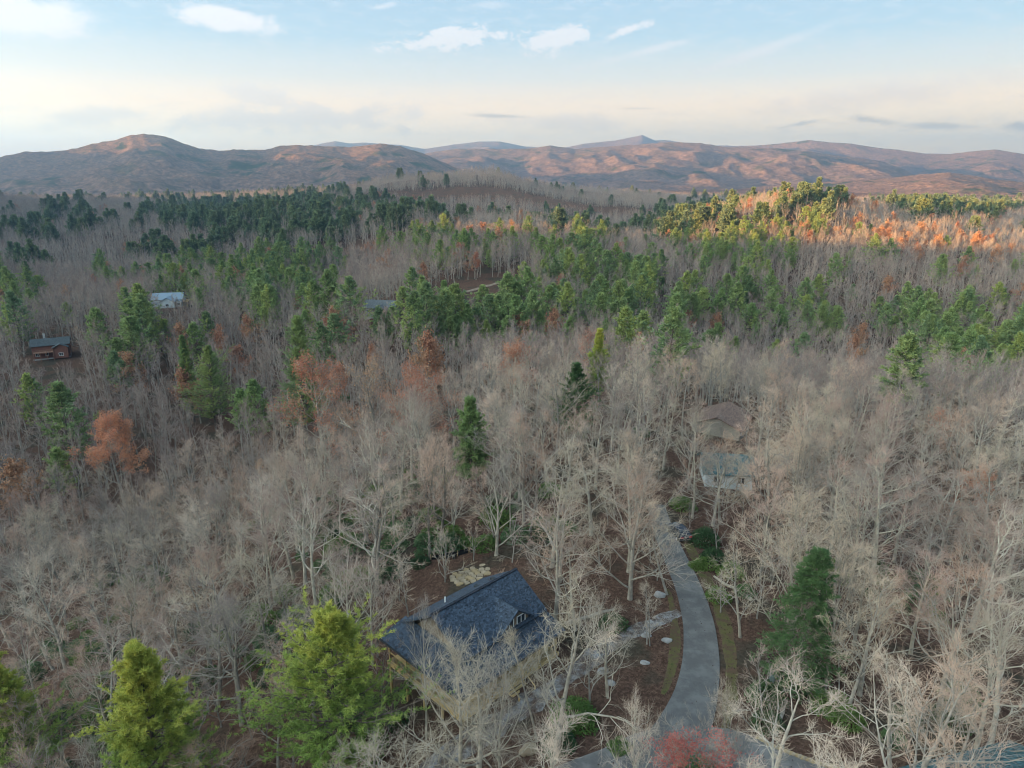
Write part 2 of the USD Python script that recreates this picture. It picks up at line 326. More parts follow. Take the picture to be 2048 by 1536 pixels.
STYLES = {  # height, crown base, limbs, limb angle, limb length, wiggle, up, counts per level, trunk radius
    'spreading': dict(H=14.5, cb=.24, nl=12, ang=(28, 76), ll=.47, wig=.20, up=.06, n2=7, n3=5, n4=5, r=.205),
    'rounded': dict(H=15, cb=.29, nl=14, ang=(16, 70), ll=.42, wig=.14, up=.05, n2=7, n3=5, n4=5, r=.18),
    'upright': dict(H=16.3, cb=.32, nl=15, ang=(12, 46), ll=.42, wig=.10, up=.06, n2=7, n3=5, n4=5, r=.17),
    'crooked': dict(H=14, cb=.24, nl=12, ang=(30, 78), ll=.50, wig=.30, up=.09, n2=8, n3=6, n4=5, r=.21),
    'slender': dict(H=16, cb=.44, nl=12, ang=(22, 62), ll=.25, wig=.16, up=.07, n2=6, n3=5, n4=4, r=.115),
    'fan': dict(H=13.2, cb=.17, nl=14, ang=(10, 56), ll=.60, wig=.11, up=.03, n2=8, n3=5, n4=5, r=.18),
}
def bare_tree(style, seed, lod=0):
    """-> dict of part name -> mesh (and twig ends, for leaves)."""
    s = STYLES[style]; rng = np.random.default_rng(seed); H = s['H']
    n2, n3, n4, nl = (s['n2'], s['n3'], s['n4'], s['nl']) if lod == 0 else (4, 4, 3, 8) if lod == 1 else (3, 3, 0, 6)
    lean = np.array([[rng.normal(0, .05), rng.normal(0, .05), 1.0]])
    T = grow(np.array([[0, 0, -.6]]), lean, np.array([H * .9]), 12, .035, .03, rng)
    Tr = (s['r'] * (1 - np.linspace(0, 1, 12)) ** .8 + .03)[None]; Tr[0, 0] *= 1.35
    q = np.linspace(s['cb'], .97, nl) + rng.uniform(-.02, .02, nl); q = np.clip(q, .1, .97)
    x = q * 11; i = np.minimum(x.astype(int), 10); f = (x - i)[:, None]
    base = T[0, i] * (1 - f) + T[0, i + 1] * f; r = Tr[0, i]
    azm = np.arange(nl) * 2.4 + rng.uniform(-.5, .5, nl); rel = (q - s['cb']) / (1 - s['cb'])
    an = np.radians(s['ang'][1] + (s['ang'][0] - s['ang'][1]) * rel)
    d = np.stack([np.cos(azm) * np.sin(an), np.sin(azm) * np.sin(an), np.cos(an)], -1)
    L1 = H * s['ll'] * (1 - .55 * rel) * rng.uniform(.75, 1.15, nl)
    P1 = grow(base, d, L1, 8, s['wig'], s['up'], rng); R1 = taper(np.maximum(r * .50, .045), 8, .30)
    b2 = sprout(P1, R1, L1, n2, .28, (25, 60), .50, .62, .5, rng); P2 = grow(b2[0], b2[1], b2[2], 6, s['wig'], s['up'] * .9, rng); R2 = taper(np.maximum(b2[3] * .85, .020), 6, .40)
    b3 = sprout(P2, R2, b2[2], n3, .22, (25, 65), .50, .62, .45, rng); b3[2][:] = np.maximum(b3[2], .55)
    k = 1 if lod == 0 else 2.6 if lod == 1 else 5.0
    P3 = grow(b3[0], b3[1], b3[2] * (1 if lod == 0 else 1.3), 4, s['wig'], s['up'], rng); R3 = taper(np.clip(b3[3], .010, .026) * k, 4, .45)
    sd = (8, 5, 4, 3) if lod == 0 else (5, 3, 3, 3)
    parts = {'trunk': cat_mesh([tubes(T, Tr * (1 if lod < 2 else 1.2), sd[0], rng), tubes(P1, R1 * (1 if lod == 0 else 1.2 if lod == 1 else 1.3), sd[1], rng)]), 'limbs': tubes(P2, R2 * min(k, 2.6), sd[2], rng)}
    ends = P3[:, -1]
    tw = [tubes(P3, R3, 3, rng)]
    if n4:
        b4 = sprout(P3, R3, b3[2], n4, .15, (25, 70), .62, .55, .3, rng); L4 = np.maximum(b4[2], .45)
        P4 = grow(b4[0], b4[1], L4, 3 if lod == 0 else 2, s['wig'] * .8, s['up'] * .8, rng); R4 = taper(np.clip(b4[3], .007, .012) * k, P4.shape[1], .5)
        tw.append(tubes(P4, R4, 3, rng)); ends = P4[:, -1]
    parts['twigs'] = cat_mesh(tw)
    return parts, ends
def leaf_cloud(pts, size, per, seed, spread, narrow=.6):
    """Small folded leaves (two triangles each) about the points."""
    rng = np.random.default_rng(seed); c = np.repeat(pts, per, 0) + rng.normal(0, spread, (len(pts) * per, 3))
    a = unit(rng.normal(size=c.shape)); b = unit(np.cross(a, rng.normal(size=c.shape))); n = np.cross(a, b)
    s = (size * rng.uniform(.6, 1.3, len(c)))[:, None]
    v = np.stack([c - a * s, c + b * s * narrow + n * s * .15, c + a * s, c - b * s * narrow + n * s * .15], 1)
    o = np.arange(len(c))[:, None] * 4
    return v.reshape(-1, 3), np.vstack([o + [[0, 1, 2]], o + [[0, 2, 3]]])

def needle_tufts(pts, dirs, size, blades, rng, width=.16):
    """Starbursts of narrow blades that lean along dirs: the needle clumps at shoot ends."""
    n = len(pts); d = unit((dirs[:, None] * .9 + rng.normal(0, .62, (n, blades, 3))) * np.array([1, 1, .62]) + np.array([0, 0, .12]))
    w = unit(np.cross(d, rng.normal(size=d.shape))); L = size * rng.uniform(.6, 1.2, (n, blades, 1))
    p = pts[:, None] + d * L * .05
    v = np.stack([p - w * L * width * .5, p + w * L * width * .5, p + d * L + w * L * width * .3, p + d * L - w * L * width * .3], 2)
    o = np.arange(n * blades)[:, None] * 4
    return v.reshape(-1, 3), np.vstack([o + [[0, 1, 2]], o + [[0, 2, 3]]])
def pine_tree(seed, H=24, rad=4.6, base=.18, lod=0, droop=0.0, dens=1.0, tuft=.34, gap=.75, irregular=.35, up=.10):
    rng = np.random.default_rng(seed)
    T = grow(np.array([[0, 0, -.5]]), np.array([[rng.normal(0, .02), rng.normal(0, .02), 1.0]]), np.array([H + .5]), 14, .012, .02, rng)
    Tr = (.27 * H / 24 * (1 - np.linspace(0, 1, 14)) ** .9 + .02)[None]
    g = gap if lod == 0 else gap * 1.7 if lod == 1 else gap * 2.6
    zs = np.arange(base, .985, g / H); zs = zs + rng.uniform(-.2, .2, len(zs)) * g / H
    lev, B = [], []
    for zq in zs:
        k = rng.integers(4, 7) if lod == 0 else rng.integers(4, 6)
        a0 = rng.uniform(0, 6.28)
        whorl = 1 + irregular * rng.normal() * .6
        for j in range(k):
            lev.append((zq, a0 + j * 6.283 / k + rng.normal(0, .25), max(.25, whorl * (1 + irregular * rng.normal() * .5))))
    lev = np.array(lev); q = np.clip(lev[:, 0], 0, .99)
    x = q * 13; i = np.minimum(x.astype(int), 12); f = (x - i)[:, None]; p0 = T[0, i] * (1 - f) + T[0, i + 1] * f
    rel = np.clip((q - base) / (1 - base), 0, 1)
    L = rad * np.minimum(1, .55 + rel * 2.2) * (1 - rel ** 1.5) * lev[:, 2] + .35
    el = np.radians(4 + 44 * rel ** 2) - droop
    d = np.stack([np.cos(lev[:, 1]) * np.cos(el), np.sin(lev[:, 1]) * np.cos(el), np.sin(el)], -1)
    P1 = grow(p0, d, L, 6, .06, up, rng); R1 = taper(np.clip(L * .012 + .012, .015, .09), 6, .3)
    per = max(3, int(10 * dens)) if lod == 0 else 5 if lod == 1 else 3
    b2 = sprout(P1, R1, L, per, .22, (30, 62), .42, .6, .35, rng)
    flat = b2[1] * np.array([1, 1, .35]); P2 = grow(b2[0], flat, np.maximum(b2[2], .35), 4, .08, up, rng); R2 = taper(np.clip(b2[3], .008, .03), 4, .4)
    parts = {'trunk': tubes(T, Tr, 8 if lod == 0 else 5, rng), 'branches': cat_mesh([tubes(P1, R1, 4 if lod == 0 else 3, rng)] + ([tubes(P2, R2, 3, rng)] if lod == 0 else []))}
    if lod == 0:
        m = 4 if tuft > .34 or tuft < .3 else 6; tt = np.linspace(.22, 1, m); tp, td = [], []
        for u in tt:
            xx = u * 3; ii = min(int(xx), 2); ff = xx - ii
            tp.append(P2[:, ii] * (1 - ff) + P2[:, ii + 1] * ff); td.append(unit(P2[:, ii + 1] - P2[:, ii] + .25 * UP * np.linalg.norm(P2[:, ii + 1] - P2[:, ii], axis=-1, keepdims=True)))
        tp, td = np.vstack(tp), np.vstack(td); tp = tp + rng.normal(0, .06, tp.shape)
        top = T[:, -1] + np.array([[0, 0, .1]])
        tp, td = np.vstack([tp, top]), np.vstack([td, UP[None]])
        parts['needles'] = needle_tufts(tp, td, tuft, 12, rng)
    else:
        tp = np.vstack([P2[:, -1], P2[:, 2], P1[:, -1], T[:, -1]]); td = unit(np.vstack([P2[:, -1] - P2[:, 0], P2[:, 2] - P2[:, 0], P1[:, -1] - P1[:, -2], UP[None]]) + .2 * UP)
        parts['needles'] = needle_tufts(tp, td, .85 if lod == 1 else 1.8, 9 if lod == 1 else 7, rng, .28 if lod == 1 else .42)
    return parts

# ------------------------------------------------------------------ tree materials
BARK = [(.15, .13, .11), (.34, .295, .23), (.24, .21, .175), (.44, .39, .31), (.19, .17, .145), (.38, .33, .25)]
TWIG = [(.50, .33, .25), (.40, .33, .24), (.22, .185, .165), (.40, .25, .175), (.53, .42, .325), (.29, .205, .175), (.46, .37, .27), (.25, .20, .175), (.43, .275, .215)]
M_bark = base_mat('bark', varied(BARK, 2.0, .35), .95)
M_limb = base_mat('limb_bark', varied([tuple(v * 1.15 for v in c) for c in BARK], 2.5, .3), .95)
M_twig = base_mat('twig', varied(TWIG, .8, .25), .95)
FAR_TWIG = [(.22, .155, .135), (.32, .235, .19), (.20, .155, .145), (.38, .30, .245), (.26, .18, .15)]
M_far_twig = base_mat('far_twig', varied(FAR_TWIG, .3, .25), .95); M_far_bark = base_mat('far_bark', varied([(.26, .225, .19), (.33, .29, .24), (.22, .19, .165)], 1.0, .3), .95)
M_redtwig = base_mat('red_leaf', varied([(.40, .155, .10), (.45, .20, .115), (.36, .13, .09)], .8, .3), .8, translucent=.3)
M_rust = base_mat('rust_leaf', varied([(.38, .22, .135), (.43, .26, .15)], .8, .3), .8, translucent=.3)
M_crimson = base_mat('crimson_leaf', varied([(.40, .085, .085), (.44, .13, .10)], .8, .3), .8, translucent=.3)
M_pinebark = base_mat('pine_bark', varied([(.11, .09, .075), (.15, .12, .10)], 2.0, .3), .95)
def needle(cs, nm):
    return base_mat(nm, varied(cs, 1.1, .35), .7, spec=.3, translucent=.25)
M_pine = needle([(.18, .26, .095), (.26, .32, .11), (.17, .24, .12), (.31, .35, .10), (.13, .19, .09)], 'pine_needles')
M_pine_far = needle([(.12, .175, .10), (.17, .215, .10), (.13, .175, .115), (.19, .22, .095)], 'far_pine_needles')
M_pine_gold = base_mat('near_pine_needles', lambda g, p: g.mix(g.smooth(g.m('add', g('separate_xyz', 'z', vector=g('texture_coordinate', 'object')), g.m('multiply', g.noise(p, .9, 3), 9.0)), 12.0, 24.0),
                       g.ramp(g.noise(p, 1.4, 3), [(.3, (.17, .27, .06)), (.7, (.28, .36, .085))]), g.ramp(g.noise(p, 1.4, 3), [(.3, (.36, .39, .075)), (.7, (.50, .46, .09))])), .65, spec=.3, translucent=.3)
M_hemlock = needle([(.065, .125, .048), (.09, .155, .055)], 'hemlock_needles')
M_rhodo = needle([(.035, .075, .028), (.05, .09, .032), (.065, .105, .035)], 'shrub_leaves')
M_greenshrub = needle([(.09, .155, .035), (.12, .18, .04)], 'bright_shrub_leaves')

# ------------------------------------------------------------------ clearings, roads (in metres, from where they lie on the ground)
def gpoly(pts): return [tuple(ground_hit(a, b)[:2]) for a, b in pts]
ROAD_PX = [(1312, 1010, 2.6), (1325, 1055, 2.9), (1345, 1105, 3.1), (1372, 1165, 3.2), (1394, 1235, 3.3), (1402, 1310, 3.5), (1394, 1380, 3.8), (1370, 1450, 4.4), (1332, 1515, 5.0), (1290, 1580, 5.6)]
def line_world(pxs):
    p = np.array([ground_hit(a, b)[:2] for a, b, _ in pxs]); w = np.array([c for *_, c in pxs])
    s = np.concatenate([[0], np.cumsum(np.hypot(*np.diff(p, axis=0).T))]); t = np.linspace(0, s[-1], max(6, int(s[-1] / 1.0)))
    from scipy.interpolate import PchipInterpolator
    return np.stack([PchipInterpolator(s, p[:, 0])(t), PchipInterpolator(s, p[:, 1])(t)], -1), PchipInterpolator(s, w)(t)
ROAD, ROAD_W = line_world(ROAD_PX)
LANE, LANE_W = line_world([(1090, 1600, 5.0), (1230, 1545, 5.0), (1330, 1505, 5.2), (1440, 1500, 5.2), (1540, 1535, 5.0), (1680, 1600, 5.0)])
GRAVEL, GRAVEL_W = line_world([(1360, 1225, 2.6), (1290, 1255, 2.8), (1220, 1290, 3.0), (1150, 1345, 3.2), (1070, 1400, 3.6), (1000, 1445, 4.2), (930, 1490, 4.4), (840, 1560, 4.4)])
road_poly = LineString(ROAD).buffer(2.6).union(LineString(LANE).buffer(3.0)).union(LineString(GRAVEL).buffer(1.9))
HOUSE_O = np.array([-3.9, 60.6])
def house_world(x, y): c = math.sqrt(.5); return HOUSE_O + np.array([x * c - y * c, x * c + y * c])
house_poly = Polygon([house_world(*p) for p in [(-7.5, -7.8), (7.5, -7.8), (7.5, 6.5), (-7.5, 6.5)]])
clear_poly = Polygon(gpoly([(885, 1115), (950, 1085), (1000, 1135), (1060, 1170), (1090, 1260), (1130, 1330), (1230, 1335), (1290, 1275), (1430, 1190), (1450, 1300), (1452, 1420), (1500, 1540), (1060, 1560), (1010, 1470), (880, 1430), (770, 1330), (745, 1260)]))
spots_poly = [(p[0], p[1], r) for p, r in [(ground_hit(1445, 905), 6), (ground_hit(1440, 855), 8)]]
far_clear = Polygon([(p[0], p[1]) for p in [at_depth(830, 582, 370), at_depth(1040, 552, 405), at_depth(1070, 575, 385), at_depth(930, 628, 322), at_depth(850, 626, 328)]])

# ------------------------------------------------------------------ where each tree of the wood stands
def sight_poly(q, ln, w): q = np.asarray(q)[:2]; t = -q / np.linalg.norm(q); return LineString([q, q + t * ln]).buffer(w)
SIGHT = [(at_depth(340, 612, 385), 34, 11), (at_depth(303, 610, 380), 10, 6), (at_depth(105, 705, 292), 44, 10), (at_depth(765, 622, 318), 30, 9), (at_depth(950, 588, 380), 62, 13), (ground_hit(1442, 862), 21, 7.0), (ground_hit(1462, 978) + np.array([0, 3.5, 0]), 7, 5.2), (np.array(ground_hit(1370, 1330)), 14, 3.2),
         (at_depth(645, 1215, 60), 8, 5.5), (at_depth(275, 1300, 58), 7, 4), (at_depth(588, 630, 185), 20, 5), (at_depth(410, 690, 225), 30, 6), (at_depth(938, 795, 118), 9, 3), (ground_hit(1590, 1375), 3, 2.5), (ground_hit(250, 1010), 7, 4)]
rngS = np.random.default_rng(7)
def jitter(r0, r1, step, azm=41.0):
    n = int(r1 / step) + 2
    gx, gy = np.meshgrid(np.arange(-n, n + 1), np.arange(0, n + 1)); x = (gx + .5 * (gy % 2)) * step; y = gy * step * .87
    x = x + rngS.uniform(-.42, .42, x.shape) * step; y = y + rngS.uniform(-.42, .42, y.shape) * step
    r = np.hypot(x, y); a = np.degrees(np.arctan2(x, y)); k = (r >= r0) & (r < r1) & (np.abs(a) < azm)
    return np.stack([x[k], y[k]], -1)
PINES = [(560, 600, 90, 50, .6), (700, 610, 70, 30, .6), (930, 615, 180, 48, 1.35), (1180, 570, 170, 75, .8), (1450, 605, 140, 50, .75), (1560, 600, 90, 45, .6), (1650, 620, 60, 30, .6), (1870, 640, 120, 60, .85), (1985, 680, 90, 60, .85),
         (330, 480, 60, 40, .45), (370, 535, 45, 60, .6), (450, 485, 70, 55, .6), (520, 425, 220, 42, .95), (560, 500, 110, 60, .8), (490, 550, 80, 40, .6), (250, 690, 90, 40, .75), (340, 665, 90, 40, .7), (520, 590, 60, 50, .7),
         (450, 395, 180, 12, .5), (860, 440, 60, 40, .55), (780, 420, 60, 30, .4), (880, 480, 60, 25, .6), (50, 470, 60, 50, .55), (120, 430, 90, 25, .5), (20, 570, 40, 60, .7), (1400, 445, 120, 40, .85), (1600, 425, 60, 50, .95), (1660, 382, 90, 16, .85),
         (1480, 380, 100, 16, .6), (1500, 500, 90, 40, .7), (1940, 397, 170, 25, .9), (1250, 590, 120, 40, .75), (1180, 470, 60, 20, .35), (1100, 450, 30, 30, .4), (1290, 480, 60, 40, .25), (640, 380, 60, 12, .5), (700, 400, 160, 18, .5), (1000, 480, 60, 30, .35)]
REDS = [(1600, 420, 260, 50, .38), (1900, 450, 170, 40, .35), (1560, 420, 120, 30, .2), (1030, 650, 60, 18, .5), (840, 700, 35, 30, .5), (740, 670, 45, 20, .5), (640, 645, 60, 25, .5), (1060, 430, 60, 30, .35), (150, 640, 20, 15, .3), (500, 660, 60, 20, .35), (1940, 460, 60, 30, .15)]
def field(blobs, px, py, base):
    v = np.full(px.shape, base)
    for a, b, w, h, k in blobs: v = np.maximum(v, .45 * k * np.clip(1.2 - np.hypot((px - a) / w, (py - b) / h), 0, .4) / .4)
    return v
def survey(xy, canopy):
    z = height(xy[:, 0], xy[:, 1]); p = np.column_stack([xy, z]); px, py, d = project(p + [0, 0, canopy])
    return p, px, py, d
BARE_N, BARE_M, BARE_F, PINE_M, PINE_F, RED_M, PINE_N, RED_N = ([] for _ in range(8))
# near wood
xy = jitter(24, 190, 7.8)
zone = [road_poly, house_poly, clear_poly]
keep = ~np.any([contains_xy(q, xy[:, 0], xy[:, 1]) for q in zone], axis=0)
for sx, sy, sr in spots_poly: keep &= np.hypot(xy[:, 0] - sx, xy[:, 1] - sy) > sr
for q, ln, w in SIGHT: keep &= ~contains_xy(sight_poly(q, ln, w), xy[:, 0], xy[:, 1])
xy = xy[keep]; p, px, py, d = survey(xy, 14)
u = rngS.random(len(p)); far_enough = np.hypot(p[:, 0], p[:, 1]) > 168
pn = field(PINES, px, py, .012) * far_enough; rn = field(REDS, px, py, .012) * .7 * (d > 105)
for k in range(len(p)):
    (PINE_M if u[k] < pn[k] else RED_N if u[k] < pn[k] + rn[k] else BARE_N).append(p[k])
# middle distance
xy = jitter(190, 660, 6.6); keep = ~contains_xy(far_clear, xy[:, 0], xy[:, 1])
for q, ln, w in SIGHT: keep &= ~contains_xy(sight_poly(q, ln, w), xy[:, 0], xy[:, 1])
xy = xy[keep]
p, px, py, d = survey(xy, 14); u = rngS.random(len(p)); pn = field(PINES, px, py, .03) * .8; rn = field(REDS, px, py, .02) * .7
for k in range(len(p)):
    (PINE_M if u[k] < pn[k] else RED_M if u[k] < pn[k] + rn[k] else BARE_M).append(p[k])
# far
for r0, r1, st in [(660, 1350, 13.0), (1350, 1800, 14.5), (1800, 2900, 23.0)]:
    p, px, py, d = survey(jitter(r0, r1, st), 14); u = rngS.random(len(p)); pn = field(PINES, px, py, .035) * (.65 if r1 < 1500 else .4); rn = field(REDS, px, py, .03)
    for k in range(len(p)):
        (PINE_F if u[k] < pn[k] else RED_M if u[k] < pn[k] + rn[k] * .6 and r1 < 1500 else BARE_F).append(p[k])
print({k: len(v) for k, v in dict(near=BARE_N, mid=BARE_M, far=BARE_F, pine=PINE_M, pinefar=PINE_F, red=RED_M, redn=RED_N).items()})

# ------------------------------------------------------------------ tree library (classes) and placing
stage.CreateClassPrim('/World/tree_library')
def library(name, parts):
    x = UsdGeom.Xform.Define(stage, f'/World/tree_library/{name}')
    for nm, (mesh, mat) in parts.items(): usdkit.mesh(stage, f'{x.GetPath()}/{nm}', mesh, mat, smooth=nm == 'trunk')
    return str(x.GetPath())
def mats(parts, needles=None, tw=None, far=False):
    tab = {'trunk': M_bark if needles is None else M_pinebark, 'limbs': M_limb, 'twigs': tw or M_twig, 'branches': M_pinebark, 'needles': needles}
    if far: tab.update(trunk=M_pinebark if needles else M_far_bark, limbs=M_far_twig, twigs=M_far_twig)
    return {k: (v, tab[k]) for k, v in parts.items()}
NEAR, ENDS = {}, {}
for st, seeds in {'spreading': (1, 2), 'rounded': (3, 4), 'upright': (5, 6), 'crooked': (7, 8), 'slender': (9, 10), 'fan': (11, 12)}.items():
    for sd in seeds:
        pt, ends = bare_tree(st, sd); nm = f'{st}_{sd}'; NEAR[nm] = library(nm, mats(pt)); ENDS[nm] = (pt, ends)
REDLIB = {}
for nm, mat_, cnt in [('rounded_3', M_redtwig, 2), ('spreading_1', M_rust, 1), ('upright_5', M_redtwig, 1)]:
    pt, ends = ENDS[nm]; ps = mats(pt); ps['leaves'] = (leaf_cloud(ends, .10, cnt, 5, .16), mat_); REDLIB[nm] = library('leafy_' + nm, ps)
PINELIB = {'tall': library('pine_tall', mats(pine_tree(21, 24, 5.4, .22, 1, irregular=.45), M_pine)), 'broad': library('pine_broad', mats(pine_tree(22, 21, 6.4, .16, 1, irregular=.55), M_pine)), 'slim': library('pine_slim', mats(pine_tree(23, 23, 4.3, .32, 1, irregular=.4), M_pine))}
def place(lib, name, label, cat, p, group, rng, sc=(.78, 1.22), rz=None, scale=None, lean=None):
    s = rng.uniform(*sc) if scale is None else scale
    o = thing(name, label, cat, p, rng.uniform(0, 360) if rz is None else rz, group, s, lean)
    o.GetReferences().AddInternalReference(lib); o.SetInstanceable(True); return o
def split_mat(name, low, high, translucent=0.0, sc=1.0):
    def col(g, p):
        k = g('attribute', 'fac', attribute='part_tone'); r = tree_tone(g, p)
        c = g.mix(k, low, g.ramp(r, [(i / (len(high) - 1), c) for i, c in enumerate(high)]))
        return g.mul(1.0, c, g.ramp(g.noise(p, sc, 3), [(.25, (.72,) * 3), (.75, (1.28,) * 3)]))
    return base_mat(name, col, .9, translucent=translucent)
def merged(parts, mat):
    ms, tone = [], []
    for nm, (m, _) in parts.items():
        v, f = np.asarray(m[0]), np.asarray(m[1]); ms.append((v, f)); tone.append(np.full(len(v), 1.0 if nm in ('twigs', 'needles', 'leaves') else .35 if nm == 'limbs' else 0.0))
    return {'tree': (cat_mesh(ms), mat, np.concatenate(tone))}
def instancer(name, protos, pts, rng, label, cat, sc=(.8, 1.15), kind='stuff'):
    pi = UsdGeom.PointInstancer.Define(stage, '/World/' + name); mark(pi, label, cat, kind=kind)
    rel = pi.CreatePrototypesRel()
    for k, (nm, parts) in enumerate(protos):
        x = UsdGeom.Xform.Define(stage, f'/World/{name}/{nm}'); rel.AddTarget(x.GetPath())
        for pn_, pm_ in parts.items():
            q_ = usdkit.mesh(stage, f'{x.GetPath()}/{pn_}', pm_[0], pm_[1])
            if len(pm_) > 2: UsdGeom.PrimvarsAPI(q_).CreatePrimvar('part_tone', Sdf.ValueTypeNames.FloatArray, 'vertex').Set(Vt.FloatArray.FromNumpy(pm_[2].astype(np.float32)))
    pts = np.asarray(pts); n = len(pts)
    pi.CreateProtoIndicesAttr(Vt.IntArray.FromNumpy(rng.integers(0, len(protos), n).astype(np.int32)))
    pi.CreatePositionsAttr(Vt.Vec3fArray.FromNumpy(pts.astype(np.float32)))
    a = rng.uniform(0, 2 * np.pi, n); pi.CreateOrientationsAttr(Vt.QuathArray([Gf.Quath(math.cos(t / 2), 0, 0, math.sin(t / 2)) for t in a]))
    s = rng.uniform(*sc, n); pi.CreateScalesAttr(Vt.Vec3fArray.FromNumpy(np.column_stack([s, s, s * rng.uniform(.92, 1.1, n)]).astype(np.float32)))
    return pi

def region(px, py, d):
    if d < 95:
        return 'on the left foreground slope' if px < 560 else 'around the dark-roofed house' if px < 1250 else 'on the right foreground slope'
    if d < 130: return 'in the left hollow' if px < 520 else 'in the wood behind the dark-roofed house' if px < 1180 else 'around the teal-roofed building'
    return 'on the far left edge of the near wood' if px < 520 else 'along the crest of the near wood' if px < 1180 else 'on the right crest of the near wood'
LOOKS_BARE = {'spreading': 'wide spreading bare tree with grey limbs', 'rounded': 'round-crowned bare tree with fine twigs', 'upright': 'tall bare tree with steep brushy limbs', 'crooked': 'bare tree with crooked pale limbs', 'slender': 'slender bare tree with a narrow crown', 'fan': 'low-forked bare tree fanning into fine shoots'}
rngT = np.random.default_rng(17)
MS_near = split_mat('near_wood_tree', (.24, .215, .185), TWIG); MS_mid = split_mat('valley_wood_tree', (.29, .255, .215), FAR_TWIG, sc=.5); MS_pine = split_mat('valley_pine', (.13, .105, .085), [(.18, .26, .095), (.25, .31, .11), (.17, .24, .12), (.29, .33, .10), (.13, .19, .09)], .2)
MS_pinef = split_mat('distant_pine', (.13, .105, .085), [(.12, .175, .10), (.17, .215, .10), (.13, .175, .115), (.19, .22, .095)], .2, .3); MS_red = split_mat('russet_valley_tree', (.28, .24, .20), [(.34, .16, .10), (.38, .22, .13), (.30, .125, .085)], .2)
P = np.array(BARE_N); px, py, d = project(P + [0, 0, 13]); inside = (px > -120) & (px < 2170) & (py < 1700)
order = np.argsort(np.where(inside, d, 1e6)); chosen = order[:285]; rest = order[285:]
keys = list(NEAR); wts = np.array([{'spreading': 1.2, 'rounded': 1.3, 'upright': .9, 'crooked': .8, 'slender': .6, 'fan': .7}[k.split('_')[0]] for k in keys]); wts = wts / wts.sum()
for i in chosen:
    k = rngT.choice(keys, p=wts); st = k.split('_')[0]; reg = region(px[i], py[i], d[i])
    place(NEAR[k], 'bare_tree', f'{LOOKS_BARE[st]} {reg}', 'bare tree', P[i], f'{st} bare trees {reg}', rngT, scale=(lambda q: (q * 1.16, q * 1.16, q * .94))(rngT.uniform(.78, 1.2)), lean=(rngT.normal(0, 2.5), rngT.normal(0, 2.5), 0))
instancer('near_wood', [(k, merged(mats(ENDS[k][0]), MS_near)) for k in ('spreading_2', 'rounded_4', 'upright_6', 'fan_12', 'crooked_8')], P[rest], rngT, 'mass of bare grey trees further back in the near wood', 'wood')
mid = [(f'mid_{st}', mats(bare_tree(st, sd, 1)[0], far=True)) for st, sd in [('spreading', 31), ('rounded', 32), ('upright', 33), ('slender', 34), ('rounded', 35), ('upright', 36)] for _ in [0]]
mid = [(f'bare_tree_{i:03d}', merged(m, MS_mid)) for i, (_, m) in enumerate(mid)]
instancer('valley_wood', mid, BARE_M, rngT, 'bare grey wood filling the valley beyond the near crest', 'wood')
def cluster(seed, n, r, f):
    rng = np.random.default_rng(seed); acc = {}
    for i in range(n):
        ps = f(rng, i); c, s_ = math.cos(i), math.sin(i); M = np.array([[c, -s_, 0], [s_, c, 0], [0, 0, 1.0]]); o = np.array([*rng.uniform(-r, r, 2), rng.uniform(-1, 1)]); k = rng.uniform(.8, 1.15)
        for nm, (v, fa) in ps.items(): acc.setdefault(nm, []).append((v * k @ M.T + o, fa))
    return {nm: cat_mesh(v) for nm, v in acc.items()}
STL = ['rounded', 'upright', 'spreading', 'slender']
farp = [(f'bare_clump_{i:03d}', merged(mats(cluster(50 + i, 5, 8.5, lambda rng, j: bare_tree(STL[j % 4], 60 + j + 7 * i, 2)[0]), far=True), MS_mid)) for i in range(3)]
instancer('distant_wood', farp, BARE_F, rngT, 'bare woods rolling away to the foot of the mountains', 'wood')
pinef = [(f'pine_clump_{i:03d}', merged(mats(cluster(80 + i, 4, 7.5, lambda rng, j: pine_tree(90 + j + 5 * i, 24 - 3 * j, 4.2, .2, 2)), M_pine_far), MS_pinef)) for i in range(2)]
instancer('distant_pines', pinef, PINE_F, rngT, 'dark pines scattered through the distant woods', 'pine wood')

def pine_region(px, py, d):
    if d < 260: return 'in the green belt behind the near wood' if px < 1150 else 'in the pine row along the right crest'
    if px < 700: return 'around the metal-roofed house in the left valley' if py > 470 else 'in the dense stand beyond the left valley'
    if px > 1600 and py >= 470: return 'on the far right slope below the sunlit row'
    if px > 1250 and py >= 470: return 'on the slope below the golden ridge'
    if px > 1330 and py < 470: return 'catching the sun on the golden ridge'
    return 'on the slope right of the brown clearing' if px > 1030 else 'above the brown clearing'
P = np.array(PINE_M); px, py, d = project(P + [0, 0, 14]); inside = (px > -60) & (px < 2110)
order = np.argsort(np.where(inside, d, 1e6)); nP = 270
PK = {'tall': 'tall layered white pine', 'broad': 'broad shaggy white pine', 'slim': 'slim high-crowned white pine'}
for i in order[:nP]:
    k = rngT.choice(list(PINELIB)); reg = pine_region(px[i], py[i], d[i])
    place(PINELIB[k], 'pine_tree', f'{PK[k]} {reg}', 'pine tree', P[i], f'{k} pines {reg}', rngT, (.55, 1.15))
pm = [(f'pine_{i:03d}', merged(mats(pine_tree(70 + i, 23 - i, 5.0 + .5 * i, .22, 1, irregular=.5), M_pine), MS_pine)) for i in range(3)]
instancer('valley_pines', pm, P[order[nP:]], rngT, 'green pines among the bare trees of the valley', 'pine wood', (.5, 1.1))
redp = [(f'russet_tree_{i:03d}', merged({**mats(bare_tree(st, 40 + i, 1)[0]), 'leaves': (leaf_cloud(bare_tree(st, 40 + i, 1)[1], .34, 3, i, .45), mt)}, MS_red)) for i, (st, mt) in enumerate([('rounded', M_redtwig), ('upright', M_rust), ('spreading', M_redtwig)])]
